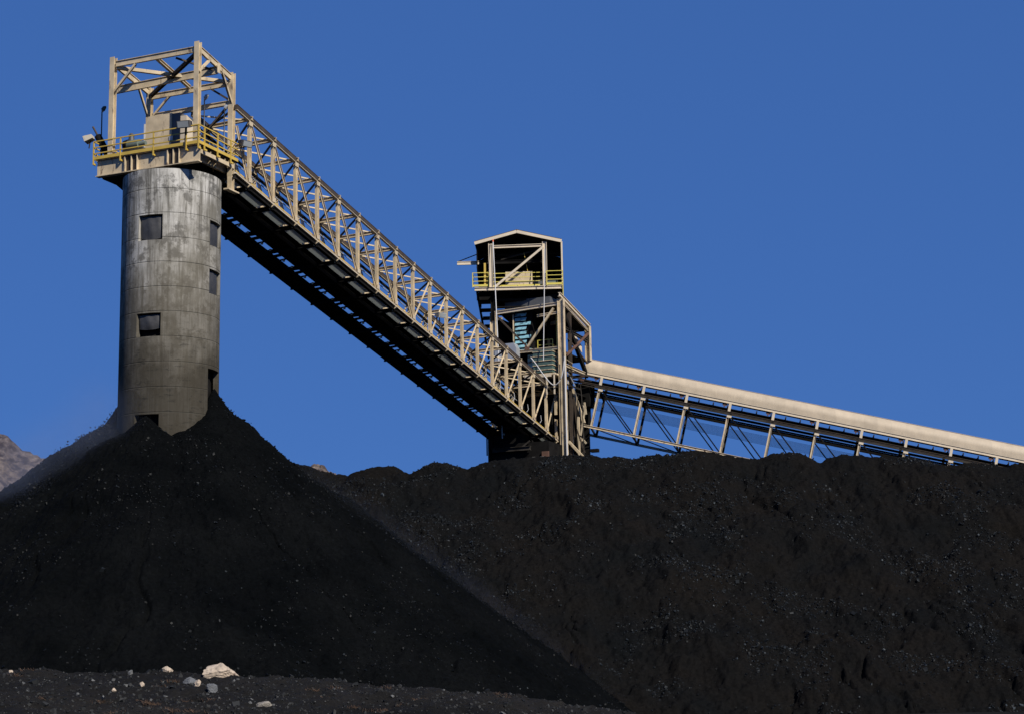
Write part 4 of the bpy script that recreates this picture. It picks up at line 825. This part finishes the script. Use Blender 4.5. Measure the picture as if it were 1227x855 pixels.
def landing_clutter():
    """steelwork between the tower and the covered conveyor"""
    r = thing('conveyor_trestle', 'dark cluttered trestle and take-up frame where the covered conveyor meets the tower', 'trestle', W(62, 7, GROUND))
    def bar(name, p, q, w_, h_, m='beige', side=(0, 0, 1)): b = MB(); b.bar(p, q, w_, h_, side); return b.build(name, m, r)
    def ib(name, p, q, w_, h_, side, m): b = MB(); b.ibeam(p, q, w_, h_, side); return b.build(name, m, r)
    def Q(b_, z_, da=0.0): return W(61+da, b_-0.383*da, z_*(1+da*0.0058))
    for (b_, da, z0, top, w_, m) in ((6.95, 6, 12, 29.5, 0.62, 'dark'), (6.05, 5, 12, 30.0, 0.35, 'dark'), (5.45, 1, 12, 28.4, 0.22, 'beige_dirty'), (5.75, 2, 24.6, 28.6, 0.25, 'brown'), (6.1, 3, 22.8, 26.6, 0.2, 'beige_dirty'), (4.85, 0, 12, 31.6, 0.20, 'cream'), (6.55, 7, 12, 29, 0.3, 'dull_steel')):
        ib('leg', Q(b_, z0, da), Q(b_, top, da), w_, 0.3, VB, m)
    b = MB(); b.box(Q(5.85, 27.6, 5), VB*1.5, VA*1.6, VZ*2.4); b.build('drive_box', 'dark', r)
    b = MB(); b.box(Q(6.1, 25.6, 5.5), VB*1.0, VA*1.0, VZ*2.4); b.build('drive_box', 'dark', r)
    b = MB(); b.tube([Q(5.2, 27.6, 4.5), Q(5.95, 27.5, 4.5)], 0.5, 18); b.build('pulley', 'dark', r)
    bar('cross_beam', Q(4.9, 31.3), Q(7.9, 30.35), 0.16, 0.16, 'brown'); bar('cross_beam', Q(4.9, 30.9), Q(7.6, 30.0), 0.10, 0.12, 'dull_steel'); bar('cross_beam', Q(5.0, 29.9), Q(6.4, 29.3), 0.16, 0.14, 'dull_steel')
    bar('brace', Q(5.62, 29.4, 0.5), Q(6.72, 25.9, 0.5), 0.26, 0.2, 'beige'); bar('brace', Q(5.0, 31.4), Q(5.9, 29.6), 0.07, 0.07, 'galv'); bar('brace', Q(5.05, 24.2), Q(6.5, 22.6), 0.24, 0.2, 'beige'); bar('brace', Q(5.0, 24.0, 0.3), Q(6.2, 22.2, 0.3), 0.3, 0.2, 'dark')
    bar('brace', Q(5.5, 28.6, 1), Q(6.0, 23.0, 1), 0.16, 0.12, 'dark'); bar('brace', Q(6.9, 27.6, 4), Q(6.2, 24.2, 4), 0.14, 0.12, 'beige_dirty'); bar('brace', Q(5.9, 25.4, 2), Q(6.7, 23.0, 2), 0.12, 0.10, 'brown')
    for k, (b0, z0_, b1, z1_, m) in enumerate(((5.5, 25.0, 6.9, 24.4, 'dark'), (5.7, 24.2, 6.6, 23.9, 'dull_steel'), (5.9, 23.3, 7.1, 23.6, 'dark'), (6.5, 24.4, 6.9, 23.9, 'beige_dirty'), (6.8, 28.0, 6.95, 26.8, 'beige_dirty'), (6.6, 27.7, 6.8, 27.2, 'cream'), (5.6, 27.2, 5.9, 26.8, 'beige_dirty'), (6.3, 25.5, 6.4, 24.2, 'beige'))): bar('strut', Q(b0, z0_, 3+0.3*k), Q(b1, z1_, 3+0.3*k), 0.16, 0.12, m)
    for k, (x0, x1, m, rad) in enumerate(((5.05, 5.45, 'galv', 0.055), (5.25, 5.30, 'dull_steel', 0.04), (5.5, 5.2, 'white', 0.035), (6.2, 5.9, 'dark', 0.05), (6.35, 6.6, 'dull_steel', 0.05))):
        b = MB(); b.tube([Q(x0, 30.4, 0.2), Q(x0*0.6+x1*0.4+0.06, 28.6, 0.2), Q(x1, 26, 0.2), Q(x1+0.05, 22, 0.2)], rad, 6); b.build('cable', m, r)
    b = MB(); b.box(Q(7.3, 23.0, 0.6), VB*0.75, VA*0.5, VZ*0.32); b.bar(Q(7.0, 23.1, 0.8), Q(7.4, 23.1, 0.8), 0.1, 0.1); b.build('junction_box', 'dark', r)
    for k in range(4): bar('guard_rail', Q(5.0, 32.4-0.45*k), Q(5.7, 31.9-0.45*k), 0.05, 0.05, 'yellow' if k % 2 else 'beige_dirty')
    bar('bracket', Q(6.45, 30.75), Q(6.95, 30.6), 0.26, 0.12, 'rust'); bar('bracket', Q(6.3, 30.3, 1), Q(6.8, 30.2, 1), 0.2, 0.12, 'rust')
landing_clutter()

T2 = math.radians(2.2)
def KC(u, v, z): return Vector((u*math.cos(T2)+v*math.sin(T2)-0.0, 172-u*math.sin(T2)+v*math.cos(T2), z))
QA = Vector((math.sin(T2), math.cos(T2), 0)); QB = Vector((math.cos(T2), -math.sin(T2), 0))
def cabin():
    root = thing('tower_cabin', 'gabled open-front drive house with yellow railings on top of the transfer tower', 'drive house', KC(0.7, 3, 38))
    UL, UR, UA = -3.50, 5.14, 0.72; ZE, ZA, ZF = 44.45, 45.55, 39.55; D = 6.8
    def I(name, p, q, w_, h_, side, m='cream', tf=0.05): b = MB(); b.ibeam(p, q, w_, h_, side, tf, 0.04); return b.build(name, m, root)
    def bar(name, p, q, w_, h_, m='cream', side=(0, 0, 1), par=root): b = MB(); b.bar(p, q, w_, h_, side); return b.build(name, m, par)
    def slab(name, v, t, m):
        b = MB(); t = Vector(t); b.add(v+[q+t for q in v], [(0, 1, 2, 3), (7, 6, 5, 4), (0, 1, 5, 4), (1, 2, 6, 5), (2, 3, 7, 6), (3, 0, 4, 7)]); return b.build(name, m, root)
    for u0, z0 in ((UL-0.05, ZE), (UR+0.05, ZE)):
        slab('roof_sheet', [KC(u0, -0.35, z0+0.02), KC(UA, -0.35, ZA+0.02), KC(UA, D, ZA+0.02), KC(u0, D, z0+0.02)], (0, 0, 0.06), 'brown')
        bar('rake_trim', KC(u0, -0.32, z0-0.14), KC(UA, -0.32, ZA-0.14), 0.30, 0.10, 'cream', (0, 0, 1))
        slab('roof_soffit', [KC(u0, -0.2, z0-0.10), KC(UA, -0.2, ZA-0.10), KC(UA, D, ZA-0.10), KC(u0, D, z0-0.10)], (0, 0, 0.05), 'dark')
    slab('right_wall', [KC(UR, 0.15, ZF+0.6), KC(UR, D, ZF+0.6), KC(UR, D, ZE-0.05), KC(UR, 0.15, ZE-0.05)], QB*0.08, 'dark')  # walls and soffit near-black: interior shade put into their colour
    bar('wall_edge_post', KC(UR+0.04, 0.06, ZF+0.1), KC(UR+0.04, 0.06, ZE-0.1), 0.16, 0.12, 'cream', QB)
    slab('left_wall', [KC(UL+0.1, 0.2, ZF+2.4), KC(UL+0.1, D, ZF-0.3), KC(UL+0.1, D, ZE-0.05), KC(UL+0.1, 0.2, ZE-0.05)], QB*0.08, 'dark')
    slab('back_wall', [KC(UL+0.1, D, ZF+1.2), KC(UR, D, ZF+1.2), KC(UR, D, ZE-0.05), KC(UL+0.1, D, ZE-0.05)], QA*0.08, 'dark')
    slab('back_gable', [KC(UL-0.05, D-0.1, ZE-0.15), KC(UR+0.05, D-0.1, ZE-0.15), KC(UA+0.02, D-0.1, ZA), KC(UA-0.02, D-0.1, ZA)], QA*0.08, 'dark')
    for u, h in ((-1.95, 44.30), (3.45, 44.35)): I('post', KC(u, 0, ZF), KC(u, 0, h), 0.3, 0.44, QA, 'cream')
    I('tie_beam', KC(-1.7, 0, 43.95), KC(3.2, 0, 44.0), 0.25, 0.30, QA)
    bar('brace', KC(-1.5, -0.05, 39.9), KC(3.3, -0.05, 43.8), 0.22, 0.16, 'cream')
    for v in (2.4, 4.8): bar('rafter_tie', KC(UL+0.2, v, 43.7), KC(UR-0.1, v, 43.7), 0.2, 0.2, 'dark'); 
    bar('rafter_tie', KC(-1.0, 1.8, 43.1), KC(2.6, 1.0, 43.75), 0.14, 0.12, 'dull_steel')
    for u in (-1.95, 3.45): I('post', KC(u, D-0.4, ZF), KC(u, D-0.4, 44.3), 0.3, 0.4, QA, 'dull_steel')
    # floor
    I('floor_beam', KC(UL-0.1, -0.1, 39.64), KC(UR+0.05, -0.1, 39.64), 0.25, 0.36, QA, 'cream')
    I('floor_beam', KC(UL-0.1, 3.2, 39.5), KC(UR, 3.2, 39.5), 0.25, 0.5, QA, 'dark'); I('floor_beam', KC(UL+1.5, D, 39.5), KC(UR, D, 39.5), 0.25, 0.5, QA, 'dark')
    slab('floor_deck', [KC(-2.0, 0.1, 39.72), KC(UR, 0.1, 39.72), KC(UR, D, 39.72), KC(-2.0, D, 39.72)], (0, 0, 0.08), 'dull_steel')
    slab('floor_deck', [KC(UL, 0.1, 39.72), KC(-2.0, 0.1, 39.72), KC(-2.0, 1.6, 39.72), KC(UL, 1.6, 39.72)], (0, 0, 0.08), 'dull_steel')
    for u in (-1.9, 0.0, 1.8, 3.4, 4.9): bar('joist', KC(u, 0.1, 39.3), KC(u, D, 39.3), 0.3, 0.15, 'dark')
    # supports down to the tower roof
    for u, v in ((-1.9, 0.8), (3.6, 0.8), (-1.9, 6.2), (3.6, 6.2)): I('support_leg', KC(u, v, 36.6), KC(u, v, 39.3), 0.35, 0.35, QA, 'dark')
    slab('service_tray', [KC(-1.8, 0.9, 38.6), KC(3.5, 0.9, 38.6), KC(3.5, 4.5, 38.6), KC(-1.8, 4.5, 38.6)], (0, 0, 0.25), 'dark')
    for zz in (38.0, 37.2): bar('service_pipe', KC(-2.0, 1.0, zz), KC(4.8, 1.0, zz), 0.14, 0.14, 'dark')
    bar('outrigger', KC(3.5, 0.6, 38.9), KC(5.1, 0.6, 38.9), 0.3, 0.2, 'dark'); bar('outrigger', KC(3.5, 0.6, 38.1), KC(5.0, 0.6, 38.1), 0.2, 0.2, 'dark')
    # guardrails
    for (u0, u1, v) in ((-3.78, -2.1, -0.25), (-1.8, 3.3, 0.25), (3.6, 5.2, -0.25)):
        pts = [KC(u0, v, 0), KC(u1, v, 0)]
        for zz, th in ((40.42, 0.06), (40.85, 0.06), (41.28, 0.06)): bar('rail', pts[0]+VZ*zz, pts[1]+VZ*zz, th, th, 'yellow_bright')
        bar('kick_plate', pts[0]+VZ*39.98, pts[1]+VZ*39.98, 0.20, 0.04, 'yellow_bright')
    for u, v, zb_ in ((-3.78, -0.27, 39.8), (-2.15, -0.27, 39.8), (3.62, -0.27, 39.8), (5.22, -0.27, 38.5), (-0.85, 0.2, 39.6), (0.75, 0.2, 39.6), (2.4, 0.2, 39.6)):
        top = 41.3 if v < 0 else 40.05
        bar('rail_post', KC(u, v, zb_), KC(u, v, top), 0.08, 0.08, 'yellow_bright', QB)
    for zz in (40.42, 40.85, 41.28): bar('rail', KC(-3.78, -0.25, zz), KC(-3.78, 1.6, zz), 0.06, 0.06, 'yellow_bright'); bar('rail', KC(5.22, -0.25, zz), KC(5.22, 1.0, zz), 0.06, 0.06, 'yellow_bright')
    bar('rail', KC(-3.78, 1.6, 41.28), KC(-2.1, 1.6, 41.28), 0.06, 0.06, 'yellow_bright')
    bar('gate_frame', KC(-2.55, -0.05, 39.9), KC(-2.55, -0.05, 42.3), 0.20, 0.16, 'yellow', QB); bar('gate_frame', KC(-2.3, -0.05, 39.9), KC(-2.3, -0.05, 41.4), 0.07, 0.07, 'yellow', QB)
    # monorail jib to the left with its stay
    I('jib_beam', KC(-5.4, 1.0, 42.62), KC(-3.2, 1.0, 42.62), 0.16, 0.36, QA, 'cream'); I('jib_beam', KC(-3.2, 1.0, 42.62), KC(3.2, 1.0, 42.62), 0.2, 0.36, QA, 'dark')  # inner length coloured near-black to paint in the cabin's shade
    bar('jib_stay', KC(-5.3, 1.0, 42.8), KC(UL+0.1, 1.0, 43.5), 0.08, 0.08, 'dark')
    bar('rope', KC(1.35, 1.2, 43.6), KC(1.7, 1.2, 41.6), 0.05, 0.05, 'yellow')
    # outside stair on the left, seen edge-on
    for k in range(8):
        v0 = 0.9+0.50*k; zz = 39.25-0.72*k; b = MB(); b.box(KC(-3.35+0.13*k, v0, zz), QB*(1.45-0.08*k), QA*0.5, VZ*0.30); b.build('stair_tread', 'dark', root)
    bar('stair_stringer', KC(-3.42, 0.6, 39.6), KC(-2.55, 5.0, 33.6), 0.42, 0.12, 'dark', VZ); bar('stair_stringer', KC(-1.85, 0.6, 39.6), KC(-1.7, 5.0, 33.6), 0.42, 0.12, 'dark', VZ)
    r = thing('drive_guard', 'beige sheet metal machine cover on the cabin floor behind the diagonal brace', 'machine housing', KC(0.7, 1.6, 39.8))
    b = MB(); b.box(KC(-0.55, 1.0, 39.85), QB*2.7, QA*1.8, VZ*1.75); b.build('cover', 'beige', r)
    b = MB(); b.box(KC(2.25, 1.3, 39.85), QB*0.9, QA*1.0, VZ*0.9); b.build('gearbox', 'greysheet', r)
    r = thing('storage_box', 'dull grey box behind the right end of the cabin railing', 'box', KC(4.2, 0.8, 39.8))
    b = MB(); b.box(KC(3.7, 0.5, 39.82), QB*1.0, QA*0.7, VZ*0.65); b.build('box_body', 'motor', r); b = MB(); b.box(KC(3.66, 0.46, 40.475), QB*1.08, QA*0.78, VZ*0.05); b.build('lid', 'lampgrey', r)
cabin()

# ================================================================== COVERED CONVEYOR
def covered_conveyor():
    root = thing('covered_conveyor', 'inclined truss conveyor under a long rounded beige hood rising from the right', 'conveyor', K(29, 5, 24))
    V0 = 5.0                      # near truss plane, in cabin frame
    U0_, U1_ = 6.3, 62.0
    S = -0.2465
    def zc(u): return 31.62+(u-7.4)*S        # centre line of the upper channel
    d = (KB+VZ*S).normalized(); nrm = Vector((d.z*KB.x, d.z*KB.y, 0))*-1+VZ*math.hypot(d.x, d.y)   # perpendicular, upwards
    nrm = (VZ-d*d.z).normalized()
    WD = 6.6
    def P(u, v, h): return K(u, V0+v, zc(u))+nrm*h
    def bar(name, p, q, w_, h_, m, side=None): b = MB(); b.bar(p, q, w_, h_, side or nrm); return b.build(name, m, root)
    # hood
    R_, LEG = 1.08, 0.5; vc = 1.75
    prof = [(vc-R_, 0.18)]+[(vc-R_*math.cos(t), 0.18+LEG+R_*math.sin(t)) for t in np.linspace(0, math.pi, 25)]+[(vc+R_, 0.18)]
    inner = [(vc+(v-vc)*0.97, h-0.02) for v, h in prof]
    pts0 = [P(6.6, v, h) for v, h in prof]; pts1 = [P(U1_, v, h) for v, h in prof]; i0 = [P(6.6, v, h) for v, h in inner]; i1 = [P(U1_, v, h) for v, h in inner]
    n = len(prof); b = MB(); segs = 28; allv = []
    for k in range(segs+1): t = k/segs; allv += [a.lerp(c, t) for a, c in zip(pts0, pts1)]
    b.add(allv, [(k*n+i, k*n+i+1, (k+1)*n+i+1, (k+1)*n+i) for k in range(segs) for i in range(n-1)], True)
    b.add(i0+i1, [(i, i+1, n+i+1, n+i) for i in range(n-1)], True)
    b.add(pts0+i0, [(i, i+1, n+i+1, n+i) for i in range(n-1)]); h_o = b.build('hood', 'hood', root)
    hs_ = MB(); t0 = math.radians(62); hv = (vc-R_*math.cos(t0)-0.012, 0.18+LEG+R_*math.sin(t0)+0.008)
    hs_.bar(P(6.61, *hv), P(U1_, *hv), 0.035, 0.03, nrm); hs_.build('hood_seam', 'brown', h_o)
    # hood support brackets (small dark feet under the edge)
    for u in np.arange(7.4, 46, 1.42):
        b = MB(); b.bar(P(u, vc-R_+0.05, -0.15), P(u, vc-R_+0.05, 0.22), 0.10, 0.10, KB); b.bar(P(u-0.3, vc-R_+0.1, 0.13), P(u+0.5, vc-R_+0.1, 0.13), 0.10, 0.10); b.build('hood_foot', 'dark', root)
    # channels and chords
    def chord(name, v, h, w_, hh, m, u0=U0_, u1=U1_): b = MB(); b.ibeam(P(u0, v, h), P(u1, v, h), w_, hh, KA, 0.04, 0.06); return b.build(name, m, root)
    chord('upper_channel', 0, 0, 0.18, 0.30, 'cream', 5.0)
    chord('upper_channel', WD, -0.1, 0.18, 0.30, 'dull_steel')
    chord('top_chord', 0, -1.02, 0.2, 0.17, 'brown', 5.0); chord('top_chord', 0.05, -1.26, 0.14, 0.08, 'dull_steel', 5.0)
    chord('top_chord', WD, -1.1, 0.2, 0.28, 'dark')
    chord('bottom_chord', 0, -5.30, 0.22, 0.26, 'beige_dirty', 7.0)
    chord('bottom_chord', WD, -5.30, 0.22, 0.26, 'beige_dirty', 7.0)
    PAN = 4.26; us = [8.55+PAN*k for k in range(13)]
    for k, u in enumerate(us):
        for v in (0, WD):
            b = MB(); b.ibeam(P(u, v, -5.2), P(u, v, -1.34), 0.2, 0.24, KA, 0.03, 0.02); b.build('post', 'beige_dirty' if v == 0 else 'dull_steel', root)
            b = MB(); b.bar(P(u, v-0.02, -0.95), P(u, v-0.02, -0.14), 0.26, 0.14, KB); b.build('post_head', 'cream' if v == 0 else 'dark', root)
            if k+1 < len(us): bar('diagonal', P(u+0.15, v, -1.35), P(us[k+1]-0.1, v, -5.15), 0.12, 0.10, 'dark')
        bar('floor_cross_beam', P(u, 0.1, -1.45), P(u, WD-0.1, -1.45), 0.28, 0.16, 'dark')
        bar('bottom_cross_beam', P(u, 0.1, -5.35), P(u, WD-0.1, -5.35), 0.18, 0.14, 'dull_steel')
        if k+1 < len(us):
            bar('bottom_brace', P(u, 0.1, -5.3), P(us[k+1], WD-0.1, -5.3), 0.09, 0.09, 'dark')
        bar('gusset', P(u-0.1, -0.12, -1.45), P(u+0.35, -0.12, -1.45), 0.22, 0.03, 'cream')
    bar('end_post', P(7.0, 0, -5.2), P(5.4, 0, -1.2), 0.24, 0.2, 'beige')
    # decks: dark strips with slots of sky between
    def deck(name, v0, v1, h, m='dark', t=0.06):
        b = MB(); q = [P(U0_, v0, h), P(U0_, v1, h), P(U1_, v1, h), P(U1_, v0, h)]; b.add(q+[x+nrm*t for x in q], [(0, 1, 2, 3), (7, 6, 5, 4), (0, 1, 5, 4), (1, 2, 6, 5), (2, 3, 7, 6), (3, 0, 4, 7)]); b.build(name, m, root)
    deck('walkway', 0.15, 0.62, -0.9); deck('belt_pan', 0.85, 2.75, -0.55); deck('return_pan', 1.1, 2.4, -1.3); deck('walkway', 3.3, 4.3, -1.0); deck('walkway', 4.9, 5.5, -1.1)
    bar('service_pipe', P(U0_, 4.6, -1.3), P(U1_, 4.6, -1.3), 0.10, 0.10, 'dark'); bar('service_pipe', P(U0_, 3.0, -1.35), P(U1_, 3.0, -1.35), 0.12, 0.12, 'dark'); bar('service_pipe', P(U0_, 5.9, -1.4), P(U1_, 5.9, -1.4), 0.08, 0.08, 'dark')
    for k in range(34):
        u = 6.9+1.42*k
        b = MB(); b.bar(P(u, 0.5, -0.5), P(u, 2.9, -0.5), 0.16, 0.12); b.bar(P(u, 0.6, -0.72), P(u, 0.6, -0.25), 0.12, 0.12, KB); b.build('idler_frame', 'dull_steel', root)
        if k % 3 == 0:
            b = MB(); b.bar(P(u+0.9, 0.12, -0.32), P(u+1.35, 0.12, -0.32), 0.18, 0.12); b.bar(P(u+1.1, 0.12, -0.55), P(u+1.1, 0.12, -0.3), 0.14, 0.14, KB); b.build('idler_bearing', 'rust', root)
    # fine netting along the far side below the deck: thin wires
    for k in range(10): bar('net_wire', P(U0_, WD+0.15, -1.7-0.10*k), P(U1_, WD+0.15, -1.7-0.10*k), 0.03, 0.03, 'dark')
    # bents carrying the truss
    for u in (24.3, 41.4, 58.4):
        for v in (0.0, WD):
            b = MB(); top = P(u, v, -5.45); b.ibeam(Vector((top.x, top.y-0.0, GROUND)), top, 0.35, 0.4, KA); b.build('bent_leg', 'dull_steel', root)
covered_conveyor()

# ================================================================== DUST
def dust(name, c, dims, rot, dens, label_seed, colr=(0.50, 0.60, 0.85)):
    import bmesh
    bm = bmesh.new(); bmesh.ops.create_icosphere(bm, subdivisions=3, radius=1); me = bpy.data.meshes.new(name); bm.to_mesh(me); bm.free()
    m = bpy.data.materials.new('coal_dust'); m.use_nodes = True; t = m.node_tree; n = t.nodes; l = t.links; n.clear()
    o = n.new('ShaderNodeOutputMaterial'); v = n.new('ShaderNodeVolumePrincipled'); v.inputs['Color'].default_value = colr+(1,); v.inputs['Anisotropy'].default_value = 0.2
    tc = n.new('ShaderNodeTexCoord'); ln = n.new('ShaderNodeVectorMath'); ln.operation = 'LENGTH'; l.new(tc.outputs['Object'], ln.inputs[0])
    r = n.new('ShaderNodeMapRange'); r.interpolation_type = 'SMOOTHERSTEP'; r.inputs[1].default_value = 1.0; r.inputs[2].default_value = 0.1; r.inputs[3].default_value = 0; r.inputs[4].default_value = dens; l.new(ln.outputs['Value'], r.inputs[0])
    nz = n.new('ShaderNodeTexNoise'); nz.inputs['Scale'].default_value = 1.6; nz.inputs['Detail'].default_value = 3; l.new(tc.outputs['Object'], nz.inputs['Vector'])
    r2 = n.new('ShaderNodeMapRange'); r2.inputs[1].default_value = 0.35; r2.inputs[2].default_value = 0.65; r2.inputs[3].default_value = 0.3; r2.inputs[4].default_value = 1.5; l.new(nz.outputs['Fac'], r2.inputs[0])
    mu = n.new('ShaderNodeMath'); mu.operation = 'MULTIPLY'; l.new(r.outputs[0], mu.inputs[0]); l.new(r2.outputs[0], mu.inputs[1]); l.new(mu.outputs[0], v.inputs['Density'])
    l.new(v.outputs[0], o.inputs['Volume']); me.materials.append(m)
    ob = bpy.data.objects.new(name, me); col.objects.link(ob); ob.location = c; ob.scale = dims; ob.rotation_euler = rot; ob['kind'] = 'stuff'; return ob
dust('dust_cloud', (-32.0, 113, 13.8), (11.5, 6.0, 4.0), (0, math.radians(-36), 0), 0.034, 1)
dust('dust_cloud', (-27.2, 113.5, 18.2), (3.6, 2.6, 4.2), (0, math.radians(-15), 0), 0.035, 3)
dust('dust_cloud', (-5.0, 116.2, 8.3), (20.0, 2.4, 1.5), (0, math.radians(37.5), 0), 0.011, 2)
